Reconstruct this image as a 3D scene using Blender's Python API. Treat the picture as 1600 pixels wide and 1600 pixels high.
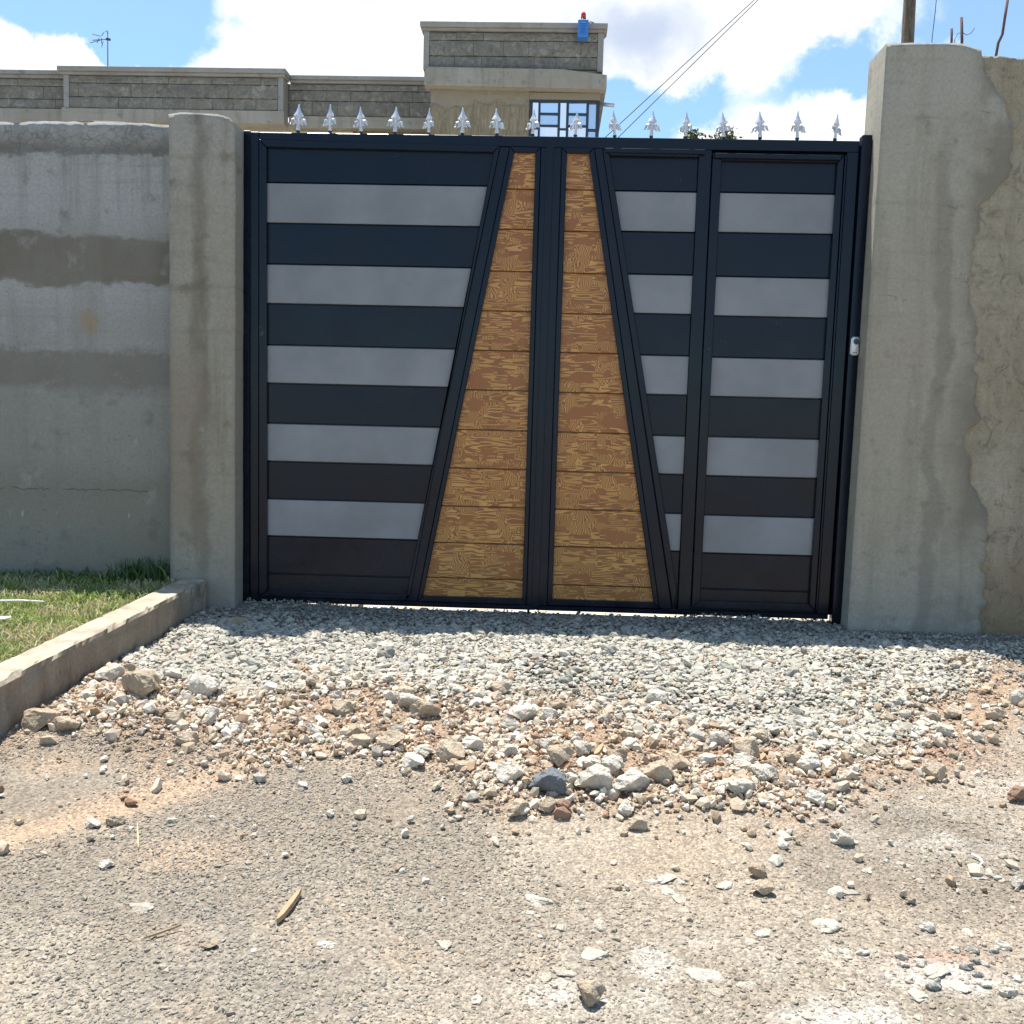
import bpy, bmesh, math, random
import numpy as np
from mathutils import Matrix, Vector
for o in list(bpy.data.objects): bpy.data.objects.remove(o)
scene = bpy.context.scene
C = scene.collection
rad = math.radians
random.seed(4); RNG = np.random.default_rng(7)

# ------------------------------------------------------------------ camera
cam_d = bpy.data.cameras.new('camera'); cam = bpy.data.objects.new('camera', cam_d); C.objects.link(cam)
cam_d.sensor_width = 36; cam_d.lens = 36.0; cam_d.clip_end = 1000; cam_d.clip_start = 0.05
yaw, pitch, roll = -0.03550603, -0.08731355, 0.02478876
fw = Vector((math.sin(yaw)*math.cos(pitch), math.cos(yaw)*math.cos(pitch), math.sin(pitch)))
ri = Vector((math.cos(yaw), -math.sin(yaw), 0)); up = ri.cross(fw)
r2 = math.cos(roll)*ri + math.sin(roll)*up; u2 = -math.sin(roll)*ri + math.cos(roll)*up
m = Matrix((( r2.x, u2.x, -fw.x, 1.56738651), (r2.y, u2.y, -fw.y, -5.2636656), (r2.z, u2.z, -fw.z, 1.01679895), (0,0,0,1)))
cam.matrix_world = m
scene.camera = cam

# ------------------------------------------------------------------ sun, exposure
SUN = Vector((-0.20, 0.225, 1.0)).normalized()
sd = bpy.data.lights.new('sun', 'SUN'); sd.energy = 5.0; sd.angle = rad(0.53); sd.color = (1.0, 0.955, 0.88)
so = bpy.data.objects.new('sun', sd); C.objects.link(so); so.location = (-3, 2, 14)
so.rotation_euler = SUN.to_track_quat('Z', 'Y').to_euler()
vs = scene.view_settings
vs.view_transform = 'Standard'; vs.look = 'None'; vs.exposure = 0.92; vs.gamma = 1; vs.use_curve_mapping = False

# ------------------------------------------------------------------ node helper
class NT:
    def __init__(s, tree): s.t = tree; s.nodes = tree.nodes; s.links = tree.links
    def n(s, typ, ins=None, out=0, **props):
        nd = s.nodes.new(typ)
        for k, v in props.items(): setattr(nd, k, v)
        for k, v in (ins or {}).items(): s.set(nd.inputs[k], v)
        return nd.outputs[out]
    def set(s, sock, v):
        if isinstance(v, bpy.types.NodeSocket): s.links.new(v, sock)
        else:
            if hasattr(sock, 'default_value'):
                try: sock.default_value = v
                except Exception:
                    if isinstance(v, (int, float)): sock.default_value = [v]*len(sock.default_value)
                    else: sock.default_value = tuple(v) + (1.0,)*(len(sock.default_value)-len(v))
    def math(s, op, a, b=None, c=None, clamp=False):
        nd = s.nodes.new('ShaderNodeMath'); nd.operation = op; nd.use_clamp = clamp
        for i, v in enumerate((a, b, c)):
            if v is not None: s.set(nd.inputs[i], v)
        return nd.outputs[0]
    def vmath(s, op, a, b=None, out=0):
        nd = s.nodes.new('ShaderNodeVectorMath'); nd.operation = op
        s.set(nd.inputs[0], a)
        if b is not None: s.set(nd.inputs[1], b)
        return nd.outputs[out]
    def mix(s, f, a, b, blend='MIX'):
        nd = s.nodes.new('ShaderNodeMix'); nd.data_type = 'RGBA'; nd.blend_type = blend
        s.set(nd.inputs[0], f); s.set(nd.inputs[6], a); s.set(nd.inputs[7], b)
        return nd.outputs[2]
    def noise(s, vec, scale, detail=4, rough=0.55, dist=0.0, out=0):
        return s.n('ShaderNodeTexNoise', {'Vector': vec, 'Scale': scale, 'Detail': detail, 'Roughness': rough, 'Distortion': dist}, out)
    def smooth(s, v, a, b, lo=0.0, hi=1.0):
        nd = s.nodes.new('ShaderNodeMapRange'); nd.interpolation_type = 'SMOOTHSTEP'
        for i, q in enumerate((v, a, b, lo, hi)): s.set(nd.inputs[i], q)
        return nd.outputs[0]
    def ramp(s, v, stops, interp='LINEAR'):
        nd = s.nodes.new('ShaderNodeValToRGB'); e = nd.color_ramp.elements; nd.color_ramp.interpolation = interp
        while len(e) < len(stops): e.new(0.5)
        for el, (p, c) in zip(e, stops): el.position = p; el.color = (tuple(c)+(1,))[:4]
        s.links.new(v, nd.inputs[0]); return nd.outputs[0]
    def scale(s, vec, sc): return s.vmath('MULTIPLY', vec, sc)
    def sep(s, vec):
        nd = s.nodes.new('ShaderNodeSeparateXYZ'); s.links.new(vec, nd.inputs[0]); return nd.outputs
    def comb(s, x, y, z): return s.n('ShaderNodeCombineXYZ', {0: x, 1: y, 2: z})

# ------------------------------------------------------------------ sky with cumulus
w = bpy.data.worlds.new('World'); scene.world = w; w.use_nodes = True
N = NT(w.node_tree); N.nodes.clear()
el = math.asin(SUN.z); az = math.atan2(SUN.x, SUN.y)
sky = N.n('ShaderNodeTexSky', sky_type='NISHITA', sun_disc=False, sun_elevation=el, sun_rotation=az, altitude=1700, air_density=1.0, dust_density=0.6, ozone_density=1.2)
skyc = N.vmath('MULTIPLY', sky, (0.088, 0.118, 0.124))
dirv = N.n('ShaderNodeTexCoord', out=0)
dirv = N.vmath('NORMALIZE', dirv)
dx, dy, dz = N.sep(dirv)
AZ = N.math('MULTIPLY', N.math('ARCTAN2', dx, dy), 57.29578)
EL = N.math('MULTIPLY', N.math('ARCSINE', dz), 57.29578)
warp = N.noise(dirv, 14, 2, 0.6, out=1)
wx, wy, wz = N.sep(N.vmath('SUBTRACT', warp, (0.5, 0.5, 0.5)))
AZw = N.math('ADD', AZ, N.math('MULTIPLY', wx, 4.5)); ELw = N.math('ADD', EL, N.math('MULTIPLY', wy, 3.6))
warp2 = N.noise(dirv, 55, 3, 0.66, out=1)
w2x, w2y, w2z = N.sep(N.vmath('SUBTRACT', warp2, (0.5, 0.5, 0.5)))
AZw = N.math('ADD', AZw, N.math('MULTIPLY', w2x, 1.7)); ELw = N.math('ADD', ELw, N.math('MULTIPLY', w2y, 1.7))
def blob(a, e, ra, re, wgt):
    u = N.math('DIVIDE', N.math('SUBTRACT', AZw, a), ra); v = N.math('DIVIDE', N.math('SUBTRACT', ELw, e), re)
    q = N.math('ADD', N.math('MULTIPLY', u, u), N.math('MULTIPLY', v, v))
    g = N.math('EXPONENT', N.math('MULTIPLY', q, -1.0))
    return N.math('MULTIPLY', g, wgt)
field = N.math('MULTIPLY', N.math('SUBTRACT', N.noise(dirv, 3.2, 4, 0.56), 0.555), 2.4)
for b in [(-27.3,16.2,2.0,2.1,1.5), (-24.4,16.6,1.7,2.0,1.5), (-21.5,15.9,3.5,1.2,1.2), (-12.5,19.5,6.3,6.5,1.5), (-16.5,17.3,2.2,1.5,0.7),
          (2.0,21,8.5,3.6,1.15), (11.0,14.8,4.5,1.6,1.3), (15.2,15.6,2.0,1.9,0.9), (11.0,19.8,4.8,2.2,0.85), (16.5,20.2,3.8,1.5,0.65), (19.5,18.0,1.2,.9,.6),
          (-23.0,20.5,5.0,2.5,-1.4), (-21.9,17.7,1.5,1.4,-0.9), (4.2,16.0,2.8,1.2,-0.7), (15.0,17.6,2.0,1.0,-0.5), (21.3,19.2,3,1.2,-0.6), (-4.1,21.6,.8,.5,-.7), (8.0,16.8,1.6,.9,-.5)]:
    field = N.math('ADD', field, blob(*b))
cmask = N.smooth(field, 0.02, 0.62, 0.12, 1.0)
shade = N.math('ADD', N.math('MULTIPLY', N.math('SUBTRACT', N.noise(dirv, 8, 3, 0.55), 0.5), 1.5), blob(3.6, 20.2, 4.6, 2.6, 0.85))
shade = N.math('ADD', shade, blob(-12.0, 20.0, 5.0, 3.2, 0.25))
shade = N.smooth(shade, 0.05, 0.95)
ccol = N.mix(shade, (0.66, 0.665, 0.67, 1), (0.33, 0.38, 0.48, 1))
wcol = N.mix(cmask, skyc, ccol)
bg = N.n('ShaderNodeBackground', {'Color': wcol, 'Strength': 1.0})
w.cycles.sampling_method = 'NONE'
wo = N.nodes.new('ShaderNodeOutputWorld'); N.links.new(bg, wo.inputs[0])

# ------------------------------------------------------------------ numpy noise
def _h(ix, iy, seed):
    n = (ix.astype(np.int64)*374761393 + iy.astype(np.int64)*668265263 + seed*1442695041) & 0xffffffff
    n = ((n ^ (n >> 13))*1274126177) & 0xffffffff
    return ((n ^ (n >> 16)) & 0xffff)/65535.0
def vn(x, y, seed=0):
    x = np.asarray(x, float); y = np.asarray(y, float)
    ix = np.floor(x); iy = np.floor(y); fx = x-ix; fy = y-iy
    fx = fx*fx*(3-2*fx); fy = fy*fy*(3-2*fy)
    a = _h(ix, iy, seed); b = _h(ix+1, iy, seed); c = _h(ix, iy+1, seed); d = _h(ix+1, iy+1, seed)
    return (a*(1-fx)+b*fx)*(1-fy)+(c*(1-fx)+d*fx)*fy
def fbm(x, y, sc, oct=4, seed=0, gain=0.5):
    t = 0; a = 1.0; tot = 0
    for i in range(oct):
        t = t + a*vn(np.asarray(x)*sc, np.asarray(y)*sc, seed+i*17); tot += a; a *= gain; sc *= 2.03
    return t/tot
def sstep(v, a, b):
    t = np.clip((v-a)/(b-a), 0, 1); return t*t*(3-2*t)

# ------------------------------------------------------------------ materials
MATS = {}
def newmat(name):
    mt = bpy.data.materials.new(name); mt.use_nodes = True; n = NT(mt.node_tree); n.nodes.clear()
    bs = n.nodes.new('ShaderNodeBsdfPrincipled'); o = n.nodes.new('ShaderNodeOutputMaterial')
    n.links.new(bs.outputs[0], o.inputs[0]); MATS[name] = mt
    return mt, n, bs
def bump(n, bs, h, strength=0.4, dist=0.01):
    b = n.n('ShaderNodeBump', {'Strength': strength, 'Distance': dist, 'Height': h}); n.links.new(b, bs.inputs['Normal'])
def wpos(n): return n.n('ShaderNodeNewGeometry', out=0)
def simple(name, col, rough=0.5, metal=0.0, var=0.15, sc=30, bs_=0.1, spec=0.5):
    mt, n, bs = newmat(name); p = wpos(n)
    nz = n.noise(p, sc, 4, 0.6)
    c = n.mix(nz, tuple(x*(1-var) for x in col)+(1,), tuple(min(1, x*(1+var)) for x in col)+(1,))
    n.set(bs.inputs['Base Color'], c); bs.inputs['Metallic'].default_value = metal
    n.set(bs.inputs['Roughness'], n.smooth(n.noise(p, sc*0.4, 3), 0.2, 0.8, rough*0.85, min(1, rough*1.15)))
    bs.inputs['Specular IOR Level'].default_value = spec
    if bs_: bump(n, bs, n.noise(p, sc*6, 3), bs_, 0.002)
    return mt
# dark gate paint: semi gloss, brushed, a little dust low down and scuffs
def gatepaint(name, col, rough, dust, spec):
    mt, n, bs = newmat(name); p = wpos(n); x, y, z = n.sep(p)
    str_ = n.noise(n.scale(p, (3, 3, 60)), 1.0, 4, 0.6); cloud = n.noise(p, 2.3, 4, 0.6); sp = n.noise(p, 160, 2, 0.5)
    c = n.mix(n.smooth(cloud, 0.3, 0.7), tuple(v*0.85 for v in col)+(1,), tuple(v*1.15 for v in col)+(1,))
    dm = n.math('MULTIPLY', n.smooth(n.math('ADD', z, n.math('MULTIPLY', cloud, 0.5)), 0.95, 0.22), dust)
    dm = n.math('MULTIPLY', dm, n.smooth(n.noise(p, 9, 5, 0.65), 0.3, 0.75))
    c = n.mix(dm, c, (0.21, 0.17, 0.13, 1))
    sc_ = n.smooth(n.math('MULTIPLY', sp, n.smooth(n.noise(p, 6, 3), 0.45, 0.75)), 0.60, 0.66)
    c = n.mix(n.math('MULTIPLY', sc_, 0.5), c, (0.35, 0.35, 0.34, 1))
    n.set(bs.inputs['Base Color'], c)
    n.set(bs.inputs['Roughness'], n.math('ADD', n.smooth(cloud, 0.25, 0.75, rough-0.07, rough+0.09), n.math('MULTIPLY', dm, 1.0)))
    h = n.math('ADD', n.math('MULTIPLY', n.noise(p, 5.5, 2), 1.0), n.math('MULTIPLY', sp, 0.03))
    bump(n, bs, h, 0.25, 0.004); bs.inputs['Specular IOR Level'].default_value = spec
    return mt
gatepaint('black_paint', (0.0022, 0.0055, 0.0150), 0.22, 0.04, 0.27)
gatepaint('grey_paint', (0.205, 0.207, 0.22), 0.40, 0.05, 0.4)
# brown paint with combed wood-grain decoration
mt, n, bs = newmat('wood_grain_paint')
p = wpos(n); x, y, z = n.sep(p)
rnd = n.n('ShaderNodeObjectInfo', out=5)
off = n.math('MULTIPLY', rnd, 37.0)
pv = n.comb(n.math('ADD', x, off), n.math('MULTIPLY', rnd, 11.0), z)
wv = n.vmath('SUBTRACT', n.noise(pv, 13, 2, 0.5, out=1), (0.5, 0.5, 0.5))
cellp = n.vmath('ADD', n.scale(pv, (11.0, 0.0, 17.0)), n.scale(wv, (0.25, 0, 0.35)))
vor = n.nodes.new('ShaderNodeTexVoronoi'); vor.voronoi_dimensions = '3D'; vor.distance = 'CHEBYCHEV'; n.links.new(cellp, vor.inputs['Vector']); vor.inputs['Scale'].default_value = 1.0; vor.inputs['Randomness'].default_value = 0.8
cellc = vor.outputs['Color']; cr, cg, cb = n.sep(cellc)
ring = n.nodes.new('ShaderNodeTexVoronoi'); ring.voronoi_dimensions = '3D'; ring.distance = 'EUCLIDEAN'
rp = n.vmath('ADD', n.scale(n.vmath('ADD', pv, n.scale(cellc, (3, 3, 3))), (3.4, 0, 34)), n.scale(wv, (0.22, 0, 0.5)))
n.links.new(rp, ring.inputs['Vector']); ring.inputs['Scale'].default_value = 1.0
wav = n.math('SINE', n.math('MULTIPLY', ring.outputs['Distance'], 22.0))
fine = n.math('SINE', n.math('ADD', n.math('MULTIPLY', n.math('ADD', x, n.math('MULTIPLY', n.noise(pv, 14, 2), 0.10)), 620.0), off))
pat = n.mix(n.smooth(cg, 0.62, 0.65), wav, fine)
pat = n.smooth(n.sep(pat)[0], -0.25, 0.35)
tan = n.mix(cb, (0.55, 0.275, 0.070, 1), (0.44, 0.205, 0.050, 1))
grain = n.mix(pat, (0.245, 0.090, 0.021, 1), tan)
patch = n.math('ADD', n.noise(n.scale(pv, (9, 1, 22)), 1.0, 3, 0.6), n.math('MULTIPLY', n.math('SUBTRACT', cr, 0.5), 0.42))
grain = n.mix(n.smooth(patch, 0.345, 0.375), (0.29, 0.10, 0.022, 1), grain)
n.set(bs.inputs['Base Color'], grain); bs.inputs['Roughness'].default_value = 0.38
bump(n, bs, n.noise(p, 7, 3), 0.15, 0.004)
simple('brown_paint', (0.16, 0.058, 0.02), 0.4)
simple('silver_paint', (0.60, 0.62, 0.67), 0.36, 0.45, 0.08, 60, 0.05)
simple('black_iron', (0.02, 0.02, 0.022), 0.5)
simple('white_plastic', (0.72, 0.73, 0.76), 0.35, 0, 0.04, 20, 0)
simple('dark_plastic', (0.05, 0.05, 0.06), 0.4, 0, 0.1, 20, 0)
simple('blue_plastic', (0.035, 0.17, 0.52), 0.45, 0, 0.06, 30, 0)
mt, n, bs = newmat('red_lens'); bs.inputs['Base Color'].default_value = (0.62, 0.03, 0.03, 1); bs.inputs['Roughness'].default_value = 0.12; bs.inputs['Transmission Weight'].default_value = 0.35
simple('galvanised', (0.5, 0.5, 0.52), 0.45, 0.6, 0.15, 25)
simple('rusty_steel', (0.10, 0.055, 0.04), 0.85, 0, 0.4, 60, 0.5)
simple('rubber_cable', (0.03, 0.03, 0.035), 0.6)
simple('cream_paint', (0.62, 0.57, 0.42), 0.8, 0, 0.06, 8, 0.1)
simple('paper_white', (0.8, 0.8, 0.8), 0.6, 0, 0.04, 8, 0)
simple('stick_wood', (0.36, 0.245, 0.14), 0.8, 0, 0.35, 80, 0.5)
simple('straw', (0.6, 0.48, 0.28), 0.8)
simple('window_steel', (0.018, 0.028, 0.045), 0.4)
mt, n, bs = newmat('window_glass'); p = wpos(n); bs.inputs['Base Color'].default_value = (0.05, 0.06, 0.07, 1); bs.inputs['Roughness'].default_value = 0.03
bs.inputs['Specular IOR Level'].default_value = 1.0; bs.inputs['IOR'].default_value = 2.6; bs.inputs['Metallic'].default_value = 0.75
bs.inputs['Base Color'].default_value = (0.72, 0.78, 0.86, 1)
bump(n, bs, n.noise(p, 1.4, 2), 0.12, 0.03)
# bark
mt, n, bs = newmat('pole_bark'); p = wpos(n)
nz = n.noise(n.scale(p, (40, 40, 9)), 1.0, 5, 0.65)
n.set(bs.inputs['Base Color'], n.ramp(nz, [(0.3, (0.06, 0.045, 0.035)), (0.6, (0.20, 0.155, 0.11)), (0.8, (0.33, 0.27, 0.2))])); bs.inputs['Roughness'].default_value = 0.95
bump(n, bs, nz, 0.9, 0.02)

def plaster(name, bands=None, base=(0.29, 0.28, 0.255), light=(0.34, 0.345, 0.345), dark=(0.215, 0.20, 0.175), rough_bump=0.35, extra=None, streak=0.5, k=(1, 1, 1)):
    """cement render: trowel streaks, damp blotches, bands by height, hairline cracks"""
    f3 = lambda c: tuple(a*b for a, b in zip(c, k)); base, light, dark = f3(base), f3(light), f3(dark)
    if bands: bands = [(h, f3(c)) for h, c in bands]
    mt, n, bs = newmat(name); p = wpos(n); x, y, z = n.sep(p)
    big = n.noise(p, 1.7, 6, 0.62); mid = n.noise(p, 7, 6, 0.65); fine = n.noise(p, 70, 4, 0.65)
    vst = n.noise(n.scale(p, (9, 9, 0.7)), 1.0, 5, 0.6); hst = n.noise(n.scale(p, (1.2, 1.2, 22)), 1.0, 5, 0.6)
    c = n.mix(n.smooth(big, 0.32, 0.68), base+(1,), light+(1,))
    if bands:
        zz = n.math('ADD', z, n.math('MULTIPLY', n.math('SUBTRACT', n.noise(n.scale(p, (2.4, 2.4, 6)), 1.0, 7, 0.68), 0.5), 0.20))
        zz = n.math('ADD', zz, n.math('MULTIPLY', n.math('SUBTRACT', n.noise(p, 26, 4, 0.6), 0.5), 0.05))
        t = n.math('DIVIDE', zz, 3.0)
        c = n.ramp(t, [(h/3.0, col) for h, col in bands])
        c = n.mix(n.math('MULTIPLY', n.smooth(big, 0.35, 0.7), 0.22), c, light+(1,))
    c = n.mix(n.math('MULTIPLY', n.smooth(vst, 0.48, 0.72), streak), c, dark+(1,))
    c = n.mix(n.math('MULTIPLY', n.smooth(hst, 0.5, 0.75), 0.35), c, dark+(1,))
    c = n.mix(n.math('MULTIPLY', n.smooth(mid, 0.56, 0.70), 0.6), c, tuple(v*0.75 for v in dark)+(1,))
    c = n.mix(n.math('MULTIPLY', n.smooth(mid, 0.42, 0.28), 0.35), c, tuple(min(1, v*1.2) for v in light)+(1,))
    c = n.mix(n.smooth(fine, 0.3, 0.75, 0, 0.30), c, tuple(v*0.6 for v in dark)+(1,))
    h = n.math('ADD', n.math('MULTIPLY', mid, 0.6), n.math('MULTIPLY', fine, 0.25))
    h = n.math('ADD', h, n.math('MULTIPLY', n.noise(n.scale(p, (60, 60, 16)), 1.0, 4), 0.25))
    if extra: c, h = extra(n, p, x, y, z, c, h, mid, fine)
    n.set(bs.inputs['Base Color'], c); n.set(bs.inputs['Roughness'], 0.9); bs.inputs['Specular IOR Level'].default_value = 0.25
    bump(n, bs, h, rough_bump, 0.012)
    return mt
def spot(n, x, z, cx, cz, r, wob):
    u = n.math('SUBTRACT', x, cx); v = n.math('SUBTRACT', z, cz)
    d = n.math('SQRT', n.math('ADD', n.math('MULTIPLY', u, u), n.math('MULTIPLY', v, v)))
    return n.smooth(n.math('ADD', d, n.math('MULTIPLY', n.math('SUBTRACT', wob, 0.5), r*1.6)), r*1.35, r*0.25)
def left_extra(n, p, x, y, z, c, h, mid, fine):
    sp = spot(n, x, z, -0.854, 1.483, 0.062, mid)
    c = n.mix(n.math('MULTIPLY', sp, 0.55), c, (0.33, 0.21, 0.10, 1))
    # map cracking in the top band
    v = n.nodes.new('ShaderNodeTexVoronoi'); v.feature = 'DISTANCE_TO_EDGE'; v.inputs['Scale'].default_value = 19
    n.links.new(n.vmath('ADD', n.scale(p, (1, 0.01, 1.5)), n.scale(n.noise(p, 20, 3, out=1), (0.05, 0, 0.05))), v.inputs['Vector'])
    band = n.math('MULTIPLY', n.smooth(z, 2.30, 2.36), n.smooth(z, 2.50, 2.44))
    band = n.math('MULTIPLY', band, n.smooth(n.noise(p, 3.5, 3), 0.42, 0.60))
    cr = n.math('MULTIPLY', n.smooth(v.outputs['Distance'], 0.05, 0.015), band)
    c = n.mix(n.math('MULTIPLY', cr, 0.5), c, (0.10, 0.095, 0.09, 1))
    drip = n.math('MULTIPLY', n.smooth(n.noise(n.scale(p, (16, 1, 1.1)), 1.0, 4, 0.6), 0.48, 0.68), n.math('MULTIPLY', n.smooth(z, 1.95, 2.15), n.smooth(z, 2.42, 2.3)))
    c = n.mix(n.math('MULTIPLY', drip, 0.5), c, (0.20, 0.195, 0.18, 1))
    spk = n.math('MULTIPLY', n.smooth(n.noise(p, 34, 4, 0.7), 0.60, 0.68), n.smooth(n.noise(p, 4.5, 3), 0.45, 0.62))
    c = n.mix(n.math('MULTIPLY', spk, 0.6), c, (0.12, 0.115, 0.105, 1)); h = n.math('SUBTRACT', h, n.math('MULTIPLY', cr, 0.5))
    # long hairline crack
    zc = n.math('SUBTRACT', z, n.math('ADD', 0.605, n.math('MULTIPLY', n.math('SUBTRACT', n.noise(n.scale(p, (14, 1, 1)), 1.0, 6, 0.7), 0.5), 0.06)))
    zc = n.math('ADD', n.math('ABSOLUTE', zc), n.math('MULTIPLY', n.smooth(n.noise(p, 6, 2), 0.5, 0.75), 0.01))
    ck = n.smooth(zc, 0.0036, 0.0010)
    c = n.mix(n.math('MULTIPLY', ck, 0.6), c, (0.05, 0.045, 0.04, 1)); h = n.math('SUBTRACT', h, ck)
    # pale scuffs
    sc = n.smooth(n.noise(n.scale(p, (30, 1, 11)), 1.0, 4, 0.6), 0.63, 0.68)
    sc = n.math('MULTIPLY', sc, n.math('MULTIPLY', n.smooth(z, 0.36, 0.42), n.smooth(z, 0.50, 0.46)))
    c = n.mix(n.math('MULTIPLY', sc, 0.8), c, (0.5, 0.49, 0.46, 1))
    return c, h
plaster('left_wall_render', bands=[(0.0, (0.20, 0.18, 0.135)), (0.45, (0.215, 0.198, 0.16)), (0.62, (0.195, 0.182, 0.15)), (0.78, (0.23, 0.22, 0.19)), (1.10, (0.24, 0.232, 0.21)), (1.16, (0.165, 0.152, 0.128)),
        (1.31, (0.165, 0.153, 0.132)), (1.345, (0.265, 0.262, 0.25)), (1.50, (0.27, 0.267, 0.255)), (1.672, (0.315, 0.317, 0.312)), (1.690, (0.150, 0.133, 0.108)), (1.915, (0.138, 0.123, 0.100)), (1.945, (0.27, 0.27, 0.262)), (2.05, (0.31, 0.315, 0.315)),
        (2.26, (0.315, 0.32, 0.315)), (2.32, (0.30, 0.30, 0.29)), (2.338, (0.125, 0.118, 0.107)), (2.375, (0.15, 0.143, 0.13)), (2.42, (0.22, 0.215, 0.2)), (2.46, (0.30, 0.298, 0.285))], light=(0.30, 0.30, 0.295), dark=(0.185, 0.175, 0.155), extra=left_extra, streak=0.42, k=(1.18, 1.155, 1.12))
def lp_extra(n, p, x, y, z, c, h, mid, fine):
    xx = n.math('ADD', x, n.math('MULTIPLY', n.math('SUBTRACT', n.noise(n.scale(p, (3, 3, 2.2)), 1.0, 6, 0.68), 0.5), 0.26))
    run = n.math('MULTIPLY', n.smooth(n.math('ABSOLUTE', n.math('SUBTRACT', xx, -0.205)), 0.06, 0.005), n.smooth(n.noise(p, 2.1, 3), 0.30, 0.52, 0.35, 1.0))
    c = n.mix(n.math('MULTIPLY', run, 0.5), c, (0.125, 0.108, 0.083, 1))
    brown = n.math('MULTIPLY', n.smooth(xx, -0.16, -0.22), n.math('MULTIPLY', n.smooth(z, 0.25, 0.6), n.smooth(z, 1.5, 1.1)))
    c = n.mix(n.math('MULTIPLY', brown, 0.45), c, (0.22, 0.165, 0.115, 1))
    lip = n.smooth(n.math('ADD', z, n.math('MULTIPLY', mid, 0.25)), 0.35, 0.18)
    return n.mix(n.math('MULTIPLY', lip, 0.25), c, (0.30, 0.29, 0.27, 1)), h
plaster('pillar_render', bands=[(0, (0.27, 0.262, 0.24)), (0.6, (0.27, 0.25, 0.215)), (1.3, (0.27, 0.255, 0.225)), (2.0, (0.285, 0.275, 0.25)), (2.5, (0.31, 0.31, 0.30))], light=(0.325, 0.32, 0.30), dark=(0.175, 0.16, 0.128), streak=0.8, k=(1.12, 1.06, 0.965), extra=lp_extra)
def rp_extra(n, p, x, y, z, c, h, mid, fine):
    # damp vertical run and trowel scars
    xx = n.math('ADD', x, n.math('MULTIPLY', n.math('SUBTRACT', n.noise(p, 3.2, 5, 0.65), 0.5), 0.22))
    run = n.math('MULTIPLY', n.smooth(n.math('ABSOLUTE', n.math('SUBTRACT', xx, 3.45)), 0.06, 0.02), n.smooth(z, 2.6, 2.0))
    c = n.mix(n.math('MULTIPLY', run, 0.45), c, (0.155, 0.138, 0.108, 1))
    edge = n.smooth(xx, 3.46, 3.66)
    c = n.mix(n.math('MULTIPLY', n.math('MULTIPLY', edge, n.smooth(n.noise(p, 2.6, 4, 0.6), 0.36, 0.58)), 0.75), c, (0.165, 0.143, 0.108, 1))
    sc = n.smooth(n.noise(n.scale(p, (10, 1, 26)), 1.0, 5, 0.7, 1.2), 0.62, 0.7)
    c = n.mix(n.math('MULTIPLY', sc, 0.45), c, (0.13, 0.12, 0.10, 1)); h = n.math('SUBTRACT', h, n.math('MULTIPLY', sc, 0.2))
    return c, h
plaster('right_pillar_render', bands=[(0, (0.30, 0.292, 0.27)), (0.5, (0.285, 0.27, 0.235)), (1.3, (0.285, 0.268, 0.228)), (2.0, (0.29, 0.278, 0.245)), (2.7, (0.305, 0.302, 0.282))], light=(0.34, 0.333, 0.305), dark=(0.20, 0.185, 0.15), extra=rp_extra, streak=0.6, k=(1.20, 1.135, 1.03))
def rw_extra(n, p, x, y, z, c, h, mid, fine):
    sp = n.math('MULTIPLY', n.smooth(n.math('ADD', z, n.math('MULTIPLY', n.noise(p, 2.2, 4, 0.6), 1.6)), 1.9, 0.7), 0.75)
    c = n.mix(sp, c, (0.29, 0.185, 0.095, 1))
    clod = n.noise(n.scale(p, (13, 13, 9)), 1.0, 6, 0.74, 1.4)
    c = n.mix(n.smooth(clod, 0.53, 0.66, 0, 0.6), c, (0.14, 0.12, 0.085, 1))
    return c, n.math('ADD', h, n.math('MULTIPLY', clod, 1.6))
plaster('rough_wall_render', base=(0.285, 0.262, 0.215), light=(0.33, 0.315, 0.275), dark=(0.19, 0.17, 0.132), rough_bump=1.0, extra=rw_extra, k=(1.24, 1.14, 0.98))
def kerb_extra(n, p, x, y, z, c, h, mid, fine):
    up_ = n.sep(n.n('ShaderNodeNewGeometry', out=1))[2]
    d = n.math('MULTIPLY', n.smooth(up_, 0.55, 0.9), n.smooth(mid, 0.62, 0.40, 0.35, 1.0))  # upward faces painted paler: dust, plus the sunlit top put into the colour
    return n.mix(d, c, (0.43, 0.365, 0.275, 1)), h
plaster('kerb_concrete', base=(0.26, 0.215, 0.165), light=(0.34, 0.30, 0.245), dark=(0.135, 0.105, 0.075), rough_bump=0.8, extra=kerb_extra)
def stucco_extra(n, p, x, y, z, c, h, mid, fine):
    k = n.noise(n.scale(p, (26, 26, 4.5)), 1.0, 5, 0.7, 0.8)
    low = n.smooth(n.math('ADD', z, n.math('MULTIPLY', n.math('SUBTRACT', n.noise(p, 2.2, 4), 0.5), 0.5)), 5.98, 5.90)
    c = n.mix(low, c, n.mix(n.smooth(k, 0.35, 0.65), (0.185, 0.155, 0.105, 1), (0.285, 0.25, 0.185, 1)))
    return c, n.math('ADD', h, n.math('MULTIPLY', n.math('MULTIPLY', k, low), 3.0))
plaster('house_render', base=(0.30, 0.275, 0.225), light=(0.345, 0.325, 0.275), dark=(0.19, 0.17, 0.138), streak=0.5, k=(0.98, 1.0, 1.06))
plaster('house_stucco', base=(0.28, 0.25, 0.195), light=(0.31, 0.285, 0.23), dark=(0.2, 0.17, 0.125), rough_bump=0.8, extra=stucco_extra, streak=0.3, k=(0.9, 0.9, 0.9))
plaster('coping_render', base=(0.27, 0.265, 0.255), light=(0.32, 0.32, 0.32), dark=(0.19, 0.18, 0.165), streak=0.3)
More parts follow.
